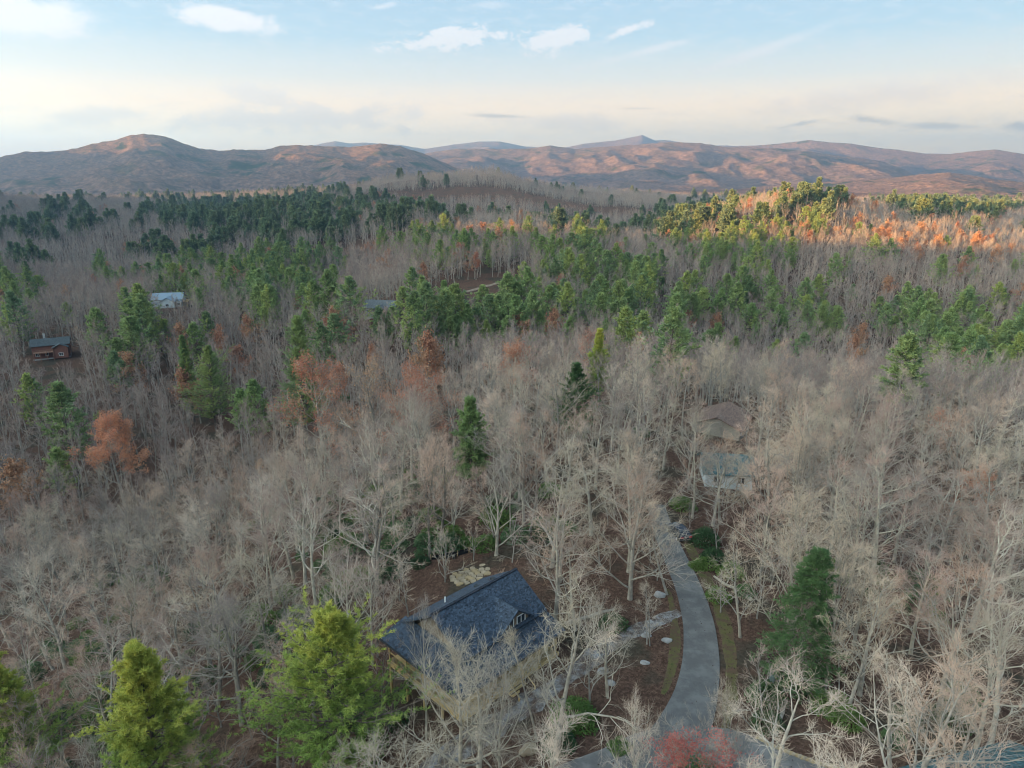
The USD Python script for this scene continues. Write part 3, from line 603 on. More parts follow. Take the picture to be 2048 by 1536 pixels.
instancer('valley_russet_trees', redp, RED_M, rngT, 'russet-leaved trees dotted through the valley woods', 'wood')
for p_ in RED_N:
    k = rngT.choice(list(REDLIB)); a, b, c = project(p_ + np.array([0, 0, 13])); place(REDLIB[k], 'russet_tree', f'thin-leaved russet tree {region(a, b, c)}', 'russet tree', p_, f'russet trees {region(a, b, c)}', rngT)

# ------------------------------------------------------------------ materials of built things
def asphalt(c):
    crack = lambda g, p: g.smooth(g('voronoi_texture', 'distance', vector=g('mapping', 'vector', vector=p, scale=(1, 1, .1)), feature='distance_to_edge', scale=.16, randomness=1.0), .004, .02)
    return lambda g, p: g.mul(g.m('multiply', .55, g.smooth(g.noise(p, .23, 3), .45, .6)), g.mix(g.smooth(g.noise(p, .55, 5, .65), .40, .68), g.ramp(g.noise(p, 22.0, 3, .7), [(.3, tuple(v * .7 for v in c)), (.7, tuple(v * 1.25 for v in c))]), tuple(v * 1.45 for v in c)), g.ramp(crack(g, p), [(0, (.72,) * 3), (1, (1,) * 3)]))
M_asph = base_mat('asphalt', asphalt((.125, .116, .107)), .85, (lambda g, p: g.noise(p, 30.0, 3, .7), .4, .02))
M_asph_new = base_mat('newer_asphalt', asphalt((.105, .098, .092)), .8, (lambda g, p: g.noise(p, 30.0, 3, .7), .4, .02))
M_lane = base_mat('lane_asphalt', asphalt((.14, .13, .122)), .9, (lambda g, p: g.noise(p, 26.0, 3, .7), .5, .02))
M_gravel = base_mat('gravel', lambda g, p: g.mul(.6, g.ramp(g.noise(p, .8, 5, .7), [(.36, (.13, .085, .065)), (.48, (.20, .165, .145)), (.62, (.31, .295, .29)), (.8, (.42, .41, .41))]), g('rgb_to_bw', 'val', color=g('voronoi_texture', 'color', vector=p, scale=9.0))), .95, (lambda g, p: g.noise(p, 14.0, 4, .8), 1.0, .05))
M_moss = base_mat('moss', lambda g, p: g.ramp(g.noise(p, .9, 6, .75), [(.34, (.12, .07, .05)), (.46, (.10, .072, .045)), (.56, (.115, .10, .042)), (.66, (.07, .078, .032)), (.74, (.13, .08, .055))]), .95, (lambda g, p: g.noise(p, 8.0, 4, .8), 1.0, .1))
def shingle(c, nm, row=5.0):
    return base_mat(nm, lambda g, p: g.mul(.8, g.ramp(g.noise(p, 5.5, 4, .75), [(.28, tuple(v * .7 for v in c)), (.5, c), (.75, tuple(v * 1.35 for v in c))]), g('rgb_to_bw', 'val', color=g('voronoi_texture', 'color', vector=g('mapping', 'vector', vector=p, scale=(3.0, 3.0, 5.0)), scale=1.6))), .8,
                    (lambda g, p: g('voronoi_texture', 'distance', vector=p, scale=4.0), .5, .04))
M_shingle = shingle((.055, .075, .105), 'dark_shingle'); M_shingle_cap = shingle((.03, .036, .05), 'ridge_shingle')
M_brownroof = shingle((.26, .165, .125), 'brown_shingle'); M_tealroof = shingle((.10, .19, .20), 'teal_shingle'); M_greyroof = shingle((.17, .18, .185), 'grey_shingle'); M_darkroof = shingle((.085, .10, .105), 'slate_shingle')
M_metalroof = base_mat('metal_roof', plain((.17, .22, .26)), .6, spec=.3)
def boards(c, nm, sc=7.0):
    return base_mat(nm, lambda g, p: g.mul(.7, g.ramp(g.noise(g('mapping', 'vector', vector=p, scale=(1, 1, 6)), 2.0, 4, .7), [(.3, tuple(v * .7 for v in c)), (.7, tuple(v * 1.2 for v in c))]), g.ramp(g('wave_texture', 'fac', vector=p, wave_type='bands', bands_direction='z', profile='saw', scale=sc / 6.283), [(0, (.5,) * 3), (.12, (1,) * 3), (1, (1,) * 3)])), .8)
M_siding = boards((.17, .125, .085), 'brown_siding'); M_paleside = boards((.50, .54, .54), 'pale_siding'); M_redside = boards((.16, .07, .05), 'red_siding'); M_tanside = boards((.30, .26, .21), 'tan_siding')
M_lumber = base_mat('new_lumber', lambda g, p: g.ramp(g.noise(g('mapping', 'vector', vector=p, scale=(1, 1, 5)), 3.0, 4, .6), [(.3, (.36, .24, .10)), (.7, (.55, .39, .18))]), .75)
M_deckwood = base_mat('deck_wood', plain((.22, .12, .08)), .8)
M_iron = base_mat('black_metal', plain((.02, .02, .02)), .5, spec=.4); M_white = base_mat('white_paint', plain((.75, .75, .73)), .5, spec=.4)
M_concrete = base_mat('concrete', plain((.33, .32, .30)), .9)
M_glass = base_mat('window_glass', plain((.03, .035, .04)), .08, spec=.8)
M_stone_tan = base_mat('tan_stone', varied([(.30, .235, .16), (.35, .28, .195), (.25, .21, .155)], 1.5, .3), .9, (lambda g, p: g.noise(p, 5.0, 4, .7), .7, .05))
M_stone_tan2 = base_mat('gold_stone', plain((.32, .24, .14)), .9, (lambda g, p: g.noise(p, 5.0, 4, .7), .7, .05))
M_stone_grey = base_mat('grey_stone', varied([(.20, .19, .18), (.26, .25, .245), (.31, .29, .265)], 1.5, .3), .9, (lambda g, p: g.noise(p, 5.0, 4, .7), .7, .05))
M_rubber = base_mat('rubber', plain((.015, .015, .016)), .8); M_carpaint = base_mat('car_paint', plain((.025, .03, .04)), .2, spec=.8); M_chrome = base_mat('chrome', plain((.5, .5, .52)), .25, spec=1.0)
M_taillight = base_mat('tail_light', plain((.35, .01, .01)), .3); M_greenbox = base_mat('green_box', plain((.10, .13, .12)), .5); M_orange = base_mat('orange_plastic', plain((.65, .25, .04)), .6)
M_blackcloth = base_mat('black_fabric', plain((.018, .018, .02)), .9)

# ------------------------------------------------------------------ small builders
def box(x0, x1, y0, y1, z0, z1, bev=0.0):
    b = trimesh.creation.box([x1 - x0, y1 - y0, z1 - z0]); b.apply_translation([(x0 + x1) / 2, (y0 + y1) / 2, (z0 + z1) / 2]); return b.vertices, b.faces
def bar(a, b, w, h=None):
    a, b = np.asarray(a, float), np.asarray(b, float); t = unit(b - a); s_ = unit(np.cross(t, UP if abs(t[2]) < .95 else np.array([1.0, 0, 0]))); n = np.cross(s_, t); h = h or w
    c = [s_ * w / 2 * i + n * h / 2 * j for i, j in ((-1, -1), (1, -1), (1, 1), (-1, 1))]
    v = np.array([a + k for k in c] + [b + k for k in c]); return v, np.array([[0, 3, 2, 1], [4, 5, 6, 7], [0, 1, 5, 4], [1, 2, 6, 5], [2, 3, 7, 6], [3, 0, 4, 7]])
def slab(pts, th):
    p = np.array(pts, float); n = unit(np.cross(p[1] - p[0], p[2] - p[0])); n = n if n[2] > 0 else -n
    h = trimesh.convex.convex_hull(np.vstack([p, p - n * th])); return h.vertices, h.faces
def hull(pts): h = trimesh.convex.convex_hull(np.array(pts, float)); return h.vertices, h.faces
def sheet(line, width, lift, edge=0.0, seed=0, m=7):
    t = np.gradient(line, axis=0); t /= np.linalg.norm(t, axis=1, keepdims=True); nrm = np.stack([t[:, 1], -t[:, 0]], -1); w = np.broadcast_to(width, (len(line),))
    k = np.linspace(-1, 1, m); j = 1 + edge * (fbm2(line[:, 0], line[:, 1], 1.7, 4, seed) - .5)
    P2 = line[:, None] + nrm[:, None] * (k[None, :, None] * (w * j)[:, None, None] / 2)
    zc = height(line[:, 0], line[:, 1])[:, None] * .35 + height(P2[..., 0].ravel(), P2[..., 1].ravel()).reshape(P2.shape[:2]) * .65
    z = np.maximum(zc, height(P2[..., 0].ravel(), P2[..., 1].ravel()).reshape(P2.shape[:2])) + lift
    z[:, [0, -1]] -= .03
    v = np.concatenate([P2, z[..., None]], -1).reshape(-1, 3); f = grid_faces(len(line), m)
    n = unit(np.cross(v[f[0, 1]] - v[f[0, 0]], v[f[0, 2]] - v[f[0, 0]])); return v, (f if n[2] > 0 else f[:, ::-1])
def rock(seed, size, flat=.7):
    rng = np.random.default_rng(seed); m = trimesh.creation.icosphere(2); v = m.vertices
    d = 1 + .5 * (meshkit.fbm(v * 1.3 + seed * 3.7, 3, seed) - .5); v = v * d[:, None]; q = unit(rng.normal(size=(7, 3)))
    for n in q: h_ = v @ n; v = v - np.outer(np.maximum(h_ - rng.uniform(.6, .8), 0), n)
    return v * np.array([size, size * rng.uniform(.6, .9), size * flat * rng.uniform(.7, 1)]), m.faces
def wall_window(t, x0, x1, z0, z1, y, axis='y', sgn=-1, name='window', fm=None):
    """A window in the plane axis = y: frame with a pane as its sub-part."""
    fm = fm or M_white
    def q(a0, a1, b0, b1, c0, c1): return box(a0, a1, b0, b1, c0, c1) if axis == 'y' else box(b0, b1, a0, a1, c0, c1)
    lo, hi = sorted((y, y + sgn * .05)); e = .09
    fr = cat_mesh([q(x0, x1, lo, hi, z0, z0 + e), q(x0, x1, lo, hi, z1 - e, z1), q(x0, x0 + e, lo, hi, z0 + e, z1 - e), q(x1 - e, x1, lo, hi, z0 + e, z1 - e), q((x0 + x1) / 2 - .03, (x0 + x1) / 2 + .03, lo, hi, z0 + e, z1 - e)])
    w = part(t, name, fr, fm); l2, h2 = sorted((y, y + sgn * .02)); part(w, 'pane', q(x0 + e, x1 - e, l2, h2, z0 + e, z1 - e), M_glass)

# ------------------------------------------------------------------ roads, gravel, moss
mark(usdkit.mesh(stage, '/World/lane', sheet(LANE, LANE_W, .06), M_lane), kind='structure')
ks = int(len(ROAD) * .47)
mark(usdkit.mesh(stage, numbered('driveway'), sheet(ROAD[:ks + 1], ROAD_W[:ks + 1], .10), M_asph), kind='structure')
mark(usdkit.mesh(stage, numbered('driveway'), sheet(ROAD[ks:], ROAD_W[ks:], .125), M_asph_new), kind='structure')
mark(usdkit.mesh(stage, '/World/gravel_drive', sheet(GRAVEL, GRAVEL_W * .62, .05, 1.5, 3), M_gravel), kind='structure')
tR = np.gradient(ROAD, axis=0); tR /= np.linalg.norm(tR, axis=1, keepdims=True); nR = np.stack([tR[:, 1], -tR[:, 0]], -1)
if nR[0, 0] < 0: nR = -nR
for off, lo, hi, w in ((3.0, .12, .92, 2.1), (-2.9, .45, .80, 1.5)):
    a, b = int(len(ROAD) * lo), int(len(ROAD) * hi)
    if off < 0: mv = ROAD[a:b] - nR[a:b] * (ROAD_W[a:b, None] / 2 + w / 2 + .1)
    else: mv = ROAD[a:b] + nR[a:b] * (ROAD_W[a:b, None] / 2 + w / 2 + .05)
    mark(usdkit.mesh(stage, numbered('moss_verge'), sheet(mv, w * np.sin(np.linspace(.25, 2.9, b - a)) ** .5 * .62, .035, 2.4, int(hi * 10)), M_moss), kind='structure')

# ------------------------------------------------------------------ the dark-roofed house with its wrap-around porch
h0 = hxy(*HOUSE_O); hs = thing('cabin_house', 'dark shingle-roofed cabin with a wrap-around lumber porch', 'house', (*HOUSE_O, h0 + .1), 45)
part(hs, 'foundation', box(-4.0, 6.2, -3.1, 5.3, -4.5, .72), M_concrete)
part(hs, 'wall', cat_mesh([box(-3.95, 6.15, -3.05, 5.25, .9, 4.3), hull([(-3.95, -2.9, 4.3), (-3.95, 4.0, 4.3), (-3.95, .5, 7.2), (-3.75, -2.9, 4.3), (-3.75, 4.0, 4.3), (-3.75, .5, 7.2)]), hull([(6.15, -2.9, 4.3), (6.15, 4.0, 4.3), (6.15, .5, 7.2), (5.95, -2.9, 4.3), (5.95, 4.0, 4.3), (5.95, .5, 7.2)])]), M_siding)
def roof_z(y): return 7.5 - abs(y - .5) * .65
part(hs, 'main_roof', cat_mesh([slab([(-4.7, .5, 7.5), (6.7, .5, 7.5), (6.7, -3.9, roof_z(-3.9)), (-4.7, -3.9, roof_z(-3.9))], .2), slab([(-4.7, .5, 7.5), (6.7, .5, 7.5), (6.7, 5.9, roof_z(5.9)), (-4.7, 5.9, roof_z(5.9))], .2)]), M_shingle)
part(hs, 'ridge_cap', cat_mesh([bar((-4.72, .5, 7.53), (6.72, .5, 7.53), .3, .08)]), M_shingle_cap)
part(hs, 'porch_roof', cat_mesh([slab([(-4.0, -3.1, 4.55), (6.9, -3.1, 4.55), (6.9, -6.2, 3.35), (-7.0, -6.2, 3.35)], .16), slab([(-4.0, -3.1, 4.55), (-4.0, 5.6, 4.55), (-7.0, 6.1, 3.35), (-7.0, -6.2, 3.352)], .16)]), M_shingle)
dz = 6.75
part(hs, 'dormer_roof', cat_mesh([slab([(2.4, .9, dz + .02), (2.4, -4.0, dz + .02), (.1, -4.0, 5.05), (.1, -2.6, 5.05)], .14), slab([(2.4, .9, dz + .02), (2.4, -4.0, dz + .02), (4.7, -4.0, 5.05), (4.7, -2.6, 5.05)], .14)]), M_shingle)
part(hs, 'dormer_wall', hull([(.55, -3.55, 4.2), (4.25, -3.55, 4.2), (4.25, -3.55, 5.25), (.55, -3.55, 5.25), (2.4, -3.55, 6.55), (.55, -2.0, 4.4), (4.25, -2.0, 4.4), (4.25, -2.0, 5.25), (.55, -2.0, 5.25), (2.4, -2.0, 6.55)]), M_siding)
for xw in (1.0, 2.6): wall_window(hs, xw, xw + 1.2, 4.75, 5.7, -3.55)
part(hs, 'deck', cat_mesh([box(-6.6, -4.0, -5.8, 5.3, .74, .9), box(-4.0, 6.3, -5.8, -3.1, .74, .9)]), M_lumber)
part(hs, 'rim_beam', box(-6.66, 6.36, -5.86, -5.8, .45, .9), M_lumber); part(hs, 'rim_beam', box(-6.66, -6.6, -5.8, 5.36, .45, .9), M_lumber)
pp = [(-6.45, y) for y in np.linspace(-5.6, 5.1, 5)] + [(x, -5.6) for x in np.linspace(-3.7, 6.1, 5)]
for x, y in pp: part(hs, 'porch_post', box(x - .08, x + .08, y - .08, y + .08, .9, 3.45), M_lumber); part(hs, 'deck_support', box(x - .1, x + .1, y - .1, y + .1, -5.5, .72), M_lumber)
def railing(a, b):
    a, b = np.array([*a, 0.9]), np.array([*b, .9]); n = max(2, int(np.linalg.norm(b - a) / .13))
    part(hs, 'hand_rail', bar(a + UP * 1.0, b + UP * 1.0, .13, .05), M_lumber); part(hs, 'bottom_rail', bar(a + UP * .12, b + UP * .12, .06, .06), M_lumber)
    part(hs, 'balusters', cat_mesh([bar(p + UP * .12, p + UP * .98, .022) for p in a + (b - a) * np.linspace(.03, .97, n)[:, None]]), M_iron).GetPrim().SetCustomDataByKey('kind', 'stuff')
ys = np.linspace(-5.6, 5.1, 5)
for a, b in zip(ys[:-1], ys[1:]): railing((-6.5, a), (-6.5, b))
railing((-6.4, -5.65), (-3.7, -5.65)); railing((-3.7, -5.65), (-1.25, -5.65)); railing((1.2, -5.65), (3.65, -5.65)); railing((3.65, -5.65), (6.1, -5.65))
for k in range(6): part(hs, 'stair_tread', box(-1.0, 1.0, -6.16 - .29 * k, -5.88 - .29 * k, .70 - .17 * k, .75 - .17 * k), M_lumber)
for x in (-1.08, 1.03): part(hs, 'stair_stringer', bar((x, -5.9, .65), (x, -7.6, -.35), .05, .26), M_lumber); part(hs, 'stair_rail', bar((x, -5.9, 1.85), (x, -7.6, .85), .09, .05), M_lumber); part(hs, 'newel_post', box(x - .06, x + .06, -7.6, -7.48, -.4, .9), M_lumber); part(hs, 'newel_post', box(x - .06, x + .06, -5.98, -5.87, .5, 1.95), M_lumber)
d_ = part(hs, 'door', box(-.5, .5, -3.11, -3.05, .92, 2.95), M_redside); part(d_, 'handle', box(.32, .4, -3.16, -3.11, 1.8, 1.95), M_chrome)
for xw in (-3.0, 2.0, 4.2): wall_window(hs, xw, xw + 1.3, 1.7, 3.0, -3.05)
for yw in (-1.5, 2.0): wall_window(hs, yw, yw + 1.5, 1.7, 3.0, -3.95, 'x', -1)
vp = trimesh.creation.cylinder(.07, .7, sections=10); vp.apply_translation([-.8, 3.2, 6.0]); part(hs, 'vent_pipe', vp, M_white)
rngF = np.random.default_rng(12)
for vx, vy in ((2.9, 2.6), (4.6, 1.9)): part(hs, 'roof_vent', box(vx - .2, vx + .2, vy - .2, vy + .2, roof_z(vy) - .1, roof_z(vy) + .16), M_iron)
rx, ry = rngF.uniform(-4.4, 6.4, 260), rngF.uniform(-3.8, 5.6, 260); fx, fy = rngF.uniform(-6.8, 6.6, 220), rngF.uniform(-6.1, -4.0, 220)
LEAFMAT = base_mat('roof_leaf', lambda g, p: g.ramp(g('geometry', 'random_per_island'), [(0, (.10, .055, .035)), (1, (.30, .20, .12))]), .9)
part(hs, 'leaves', leaf_cloud(np.vstack([np.column_stack([rx, ry, [roof_z(q) + .03 for q in ry]]), np.column_stack([fx, fy, 3.38 + (fy + 6.2) * .387])]), .06, 1, 3, .01), LEAFMAT).GetPrim().SetCustomDataByKey('kind', 'stuff')
part(hs, 'gutter', bar((-7.02, -6.24, 3.24), (6.92, -6.24, 3.24), .1, .1), M_iron); part(hs, 'gutter', bar((-7.06, -6.2, 3.24), (-7.06, 6.1, 3.24), .1, .1), M_iron)

# ------------------------------------------------------------------ the other buildings
def cottage(name, label, cat, loc, rz, w, d, h, pitch, roof, wall, wings=(), deck=None, deck_mat=None, over=.5, drop=3.0, chimney=None):
    t = thing(name, label, cat, (loc[0], loc[1], hxy(loc[0], loc[1])), rz)
    part(t, 'foundation', box(-w / 2 + .02, w / 2 - .02, -d / 2 + .02, d / 2 - .02, -drop, .3), M_concrete)
    def body(x0, x1, y0, y1, hh, along, tag_):
        cx, cy = (x0 + x1) / 2, (y0 + y1) / 2; half = (y1 - y0) / 2 if along == 'x' else (x1 - x0) / 2; rz_ = hh + half * pitch; e = .02
        wl = [box(x0, x1, y0, y1, .3, hh)]
        if along == 'x': wl += [hull([(x, y0, hh), (x, y1, hh), (x, cy, rz_ - e), (x2, y0, hh), (x2, y1, hh), (x2, cy, rz_ - e)]) for x, x2 in ((x0, x0 + .2), (x1 - .2, x1))]
        else: wl += [hull([(x0, y, hh), (x1, y, hh), (cx, y, rz_ - e), (x0, y2, hh), (x1, y2, hh), (cx, y2, rz_ - e)]) for y, y2 in ((y0, y0 + .2), (y1 - .2, y1))]
        part(t, 'wall', cat_mesh(wl), wall); o = over; zz = hh - o * pitch + .12; rt = rz_ + .12
        for s_ in (-1, 1):
            if along == 'x': pl = [(x0 - o, cy, rt), (x1 + o, cy, rt), (x1 + o, cy + s_ * (half + o), zz), (x0 - o, cy + s_ * (half + o), zz)]
            else: pl = [(cx, y0 - o, rt), (cx, y1 + o, rt), (cx + s_ * (half + o), y1 + o, zz), (cx + s_ * (half + o), y0 - o, zz)]
            part(t, 'roof', slab(pl, .16), roof)
    body(-w / 2, w / 2, -d / 2, d / 2, h, 'x', '')
    for x0, x1, y0, y1, hh in wings: body(x0, x1, y0, y1, hh, 'y', '')
    n = max(2, int(w / 3))
    y_front = -d / 2
    for k in range(n):
        x = -w / 2 + (k + .5) * w / n; inside = any(x0 - .7 < x < x1 + .7 and y0 < y_front for x0, x1, y0, y1, hh in wings)
        if not inside: wall_window(t, x - .6, x + .6, 1.2, min(2.5, h - .2), y_front)
    for x0, x1, y0, y1, hh in wings: wall_window(t, (x0 + x1) / 2 - .8, (x0 + x1) / 2 + .8, 1.2, min(2.5, hh - .2), y0)
    part(t, 'door', box(w / 2 - 1.4, w / 2 - .5, d / 2, d / 2 + .06, .3, 2.4), M_redside)
    if deck:
        x0, x1, y0, y1, z = deck
        part(t, 'deck', box(x0, x1, y0, y1, z - .2, z), deck_mat)
        for x in np.linspace(x0 + .15, x1 - .15, 4): part(t, 'deck_post', box(x - .1, x + .1, y0 + .05, y0 + .25, -drop, z + 1.05), deck_mat)
        part(t, 'deck_rail', bar((x0, y0 + .15, z + 1.0), (x1, y0 + .15, z + 1.0), .12, .08), deck_mat); part(t, 'deck_rail', bar((x0, y0 + .15, z + .5), (x1, y0 + .15, z + .5), .06, .3), deck_mat)
    if chimney: part(t, 'chimney', box(chimney[0] - .4, chimney[0] + .4, chimney[1] - .4, chimney[1] + .4, h, chimney[2]), M_concrete)
    return t
BH = ground_hit(1442, 862); cottage('brown_roofed_house', 'low house with a brown shingle roof among bare trees', 'house', BH[:2], 62, 11, 9.5, 2.8, .42, M_brownroof, M_tanside)
TB = ground_hit(1462, 978); TB = TB + np.array([0, 3.5, 0]); cottage('teal_roofed_building', 'small building with a teal roof and pale garage wall', 'garage', TB[:2], -8, 7.6, 7.5, 3.0, .5, M_tealroof, M_paleside)
VH = at_depth(340, 612, 385); cottage('metal_roofed_house', 'house with pale blue metal gables in the left valley', 'house', VH[:2], 12, 15, 9, 4.2, .6, M_metalroof, M_paleside, wings=((-2.5, 4.5, -9.5, -3.0, 3.6), (5.0, 7.3, -7.0, -3.0, 3.2)), deck=(7.6, 10.0, -4, 4, 2.5), deck_mat=M_lumber)
VS = at_depth(303, 610, 380); cottage('metal_roofed_shed', 'small pale shed left of the metal-roofed valley house', 'shed', VS[:2], 12, 5, 4, 2.4, .5, M_metalroof, M_paleside)
DH = at_depth(105, 705, 292); cottage('slate_roofed_house', 'slate-roofed house with stacked red decks at the left edge', 'house', DH[:2], 28, 13, 8, 5.6, .5, M_darkroof, M_redside, wings=((1.0, 6.0, -6.5, -3, 4.8),), deck=(-6, 1.0, -6.8, -4.0, 3.2), deck_mat=M_deckwood, chimney=(-2, 1.5, 9.4))
GH = at_depth(765, 622, 318); cottage('grey_roofed_house', 'grey-roofed house half hidden by bare trees below the clearing', 'house', GH[:2], -10, 14, 9, 3.4, .6, M_greyroof, M_tanside, wings=((-1.5, 4.0, -7.5, -3, 3.2),))
CR = ground_hit(1995, 1665); cottage('corner_teal_roof_house', 'house showing only its teal roof in the bottom right corner', 'house', CR[:2], 15, 10, 8, 3.0, .4, M_tealroof, M_paleside)
mark(usdkit.mesh(stage, '/World/dirt_track', sheet(np.stack([np.interp(np.linspace(0, 4, 40), range(5), c) + np.sin(np.linspace(0, 9, 40)) * .5 for c in np.array([at_depth(a, b, d)[:2] for a, b, d in [(885, 604, 352), (930, 590, 365), (985, 574, 384), (1030, 560, 398), (1075, 552, 410)]]).T], -1), 2.9, .2, 1.2, 9), base_mat('track_dirt', lambda g, p: g.ramp(g.noise(p, .5, 4, .7), [(.35, (.13, .09, .065)), (.6, (.26, .20, .15))]), .95)), kind='structure')

# ------------------------------------------------------------------ car, stones, boulders, boxes
def car(loc, rz):
    t = thing('parked_car', 'dark car parked at the upper bend of the asphalt drive', 'car', loc, rz)
    prof = [(-2.2, .35), (-2.25, .75), (-2.1, .98), (-1.2, 1.02), (1.0, .98), (2.05, .86), (2.25, .62), (2.2, .33)]
    from shapely.geometry import Polygon as Pg
    def ext(pr, w, z0=0): m = trimesh.creation.extrude_polygon(Pg(pr), w, engine='earcut'); m.apply_transform(np.array([[1, 0, 0, 0], [0, 0, 1, -w / 2], [0, 1, 0, 0], [0, 0, 0, 1.0]])); return m
    part(t, 'body', ext(prof, 1.78), M_carpaint); part(t, 'cabin', hull([(-1.9, s_ * .82, .98) for s_ in (-1, 1)] + [(1.0, s_ * .82, .97) for s_ in (-1, 1)] + [(-1.45, s_ * .66, 1.52) for s_ in (-1, 1)] + [(.25, s_ * .66, 1.5) for s_ in (-1, 1)]), M_glass)
    part(t, 'roof', hull([(-1.5, s_ * .68, 1.5) for s_ in (-1, 1)] + [(.3, s_ * .68, 1.49) for s_ in (-1, 1)] + [(-1.35, s_ * .6, 1.57) for s_ in (-1, 1)] + [(.15, s_ * .6, 1.56) for s_ in (-1, 1)]), M_carpaint)
    for x in (-1.35, 1.4):
        for y in (-.86, .86):
            w = trimesh.creation.cylinder(.33, .22, sections=20); w.apply_transform(trimesh.transformations.rotation_matrix(math.pi / 2, [1, 0, 0])); w.apply_translation([x, y, .33]); q = part(t, 'wheel', w, M_rubber)
            r_ = trimesh.creation.cylinder(.2, .24, sections=14); r_.apply_transform(trimesh.transformations.rotation_matrix(math.pi / 2, [1, 0, 0])); r_.apply_translation([x, y, .33]); part(q, 'rim', r_, M_chrome)
    for y in (-.62, .62): part(t, 'headlight', box(2.14, 2.26, y - .2, y + .2, .62, .76), M_white); part(t, 'tail_light', box(-2.27, -2.15, y - .2, y + .2, .72, .88), M_taillight)
cp_ = ground_hit(1356, 1072); car((cp_[0], cp_[1], cp_[2] + .12), 105)
def boulder(px, py, size, label, mat=None, seed=0, flat=.7):
    p_ = ground_hit(px, py); m = usdkit.mesh(stage, numbered('boulder'), (lambda r_: (r_[0] + p_ + np.array([0, 0, size * flat * .12]), r_[1]))(rock(seed, size, flat)), mat or M_stone_grey, smooth=30); mark(m, label, 'boulder', 'boulders around the cabin clearing')
for a in [(1318, 1192, .8, 'largest pale boulder at the left edge of the drive', M_stone_grey, 1), (1292, 1272, .6, 'grey boulder on the gravel turnout beside the drive', M_stone_grey, 2), (1334, 1283, .7, 'flat white boulder where gravel meets the drive', M_stone_grey, 3, .5),
          (1206, 1345, .6, 'upright pale boulder in front of the cabin stairs', M_stone_grey, 4, 1.0), (1220, 1368, .55, 'low boulder just below the upright pale boulder', M_stone_grey, 5), (1290, 1326, .5, 'small boulder between the gravel turnout and the drive', M_stone_grey, 6),
          (1056, 1504, .85, 'squared tan rock standing at the lower end of the clearing', M_stone_tan, 7, 1.1), (1300, 1245, .45, 'small grey boulder beside the slender island tree', M_stone_grey, 8), (966, 1131, .5, 'single tan slab above the stone patio', M_stone_tan, 9, .4)]:
    boulder(*a[:4], mat=a[4], seed=a[5], flat=a[6] if len(a) > 6 else .7)
pc = ground_hit(940, 1152); t = thing('stone_patio', 'round patio of tan flagstones behind the dark-roofed cabin', 'patio', (pc[0], pc[1], pc[2]))
rngP = np.random.default_rng(5)
from scipy.spatial import Voronoi
pq = np.array([(x + rngP.uniform(-.22, .22) + .3 * (j % 2), y + rngP.uniform(-.2, .2)) for j, y in enumerate(np.arange(-4, 4.1, .72)) for x in np.arange(-4, 4.1, .85)]); vo = Voronoi(pq)
for k, ri in enumerate(vo.point_region):
    if math.hypot(pq[k][0] / 2.5, pq[k][1] / 2.1) > 1: continue
    pts = vo.vertices[vo.regions[ri]]; c = pts.mean(0); pts = c + (pts - c) * .90; n_ = len(pts); z0 = hxy(pc[0] + c[0], pc[1] + c[1]) - pc[2]; th = rngP.uniform(.10, .2)
    part(t, 'flagstone', hull(np.vstack([np.column_stack([pts, np.full(n_, z0 - .2)]), np.column_stack([c + (pts - c) * .93, np.full(n_, z0 + th)])])), M_stone_tan if k % 3 else M_stone_tan2)
eb = [(1516, 1478), (1532, 1487), (1548, 1495), (1564, 1502), (1580, 1509), (1596, 1515), (1612, 1521), (1628, 1526), (1645, 1531), (1662, 1536), (1680, 1541)]
ew = np.array([ground_hit(*q)[:2] for q in eb]); t = thing('stone_edging', 'row of tan stones edging the lane at the bottom right', 'stone edging', (0, 0, 0))
for k in range(30):
    x, y = np.interp(k / 29 * 10, range(11), ew[:, 0]), np.interp(k / 29 * 10, range(11), ew[:, 1]); v, f = rock(100 + k, .27, .8); part(t, 'stone', (v + [x, y, hxy(x, y) + .08], f), M_stone_tan if k % 2 else M_stone_tan2)
ub = ground_hit(1549, 1368); t = thing('utility_box', 'grey-green utility box beside the shrub at the lane corner', 'utility box', ub, 20)
part(t, 'base', box(-.5, .5, -.45, .45, -.3, .12), M_concrete); part(t, 'cabinet', box(-.42, .42, -.38, .38, .12, .95), M_greenbox); part(t, 'lid', hull([(-.46, -.42, .95), (.46, -.42, .95), (.46, .42, .95), (-.46, .42, .95), (-.42, -.38, 1.08), (.42, -.38, 1.02), (.42, .38, 1.02), (-.42, .38, 1.08)]), M_greenbox)
fl = np.array([ground_hit(*q)[:2] for q in [(862, 1120), (890, 1117), (915, 1113), (938, 1105), (958, 1098)]]); t = thing('silt_fence', 'low black silt fence behind the stone patio', 'silt fence', (0, 0, 0))
for a, b in zip(fl[:-1], fl[1:]):
    za, zb = hxy(*a), hxy(*b); part(t, 'fabric', bar((*a, za + .35), (*b, zb + .35), .03, .7), M_blackcloth); part(t, 'stake', box(a[0] - .03, a[0] + .03, a[1] - .03, a[1] + .03, za - .2, za + .85), M_lumber)

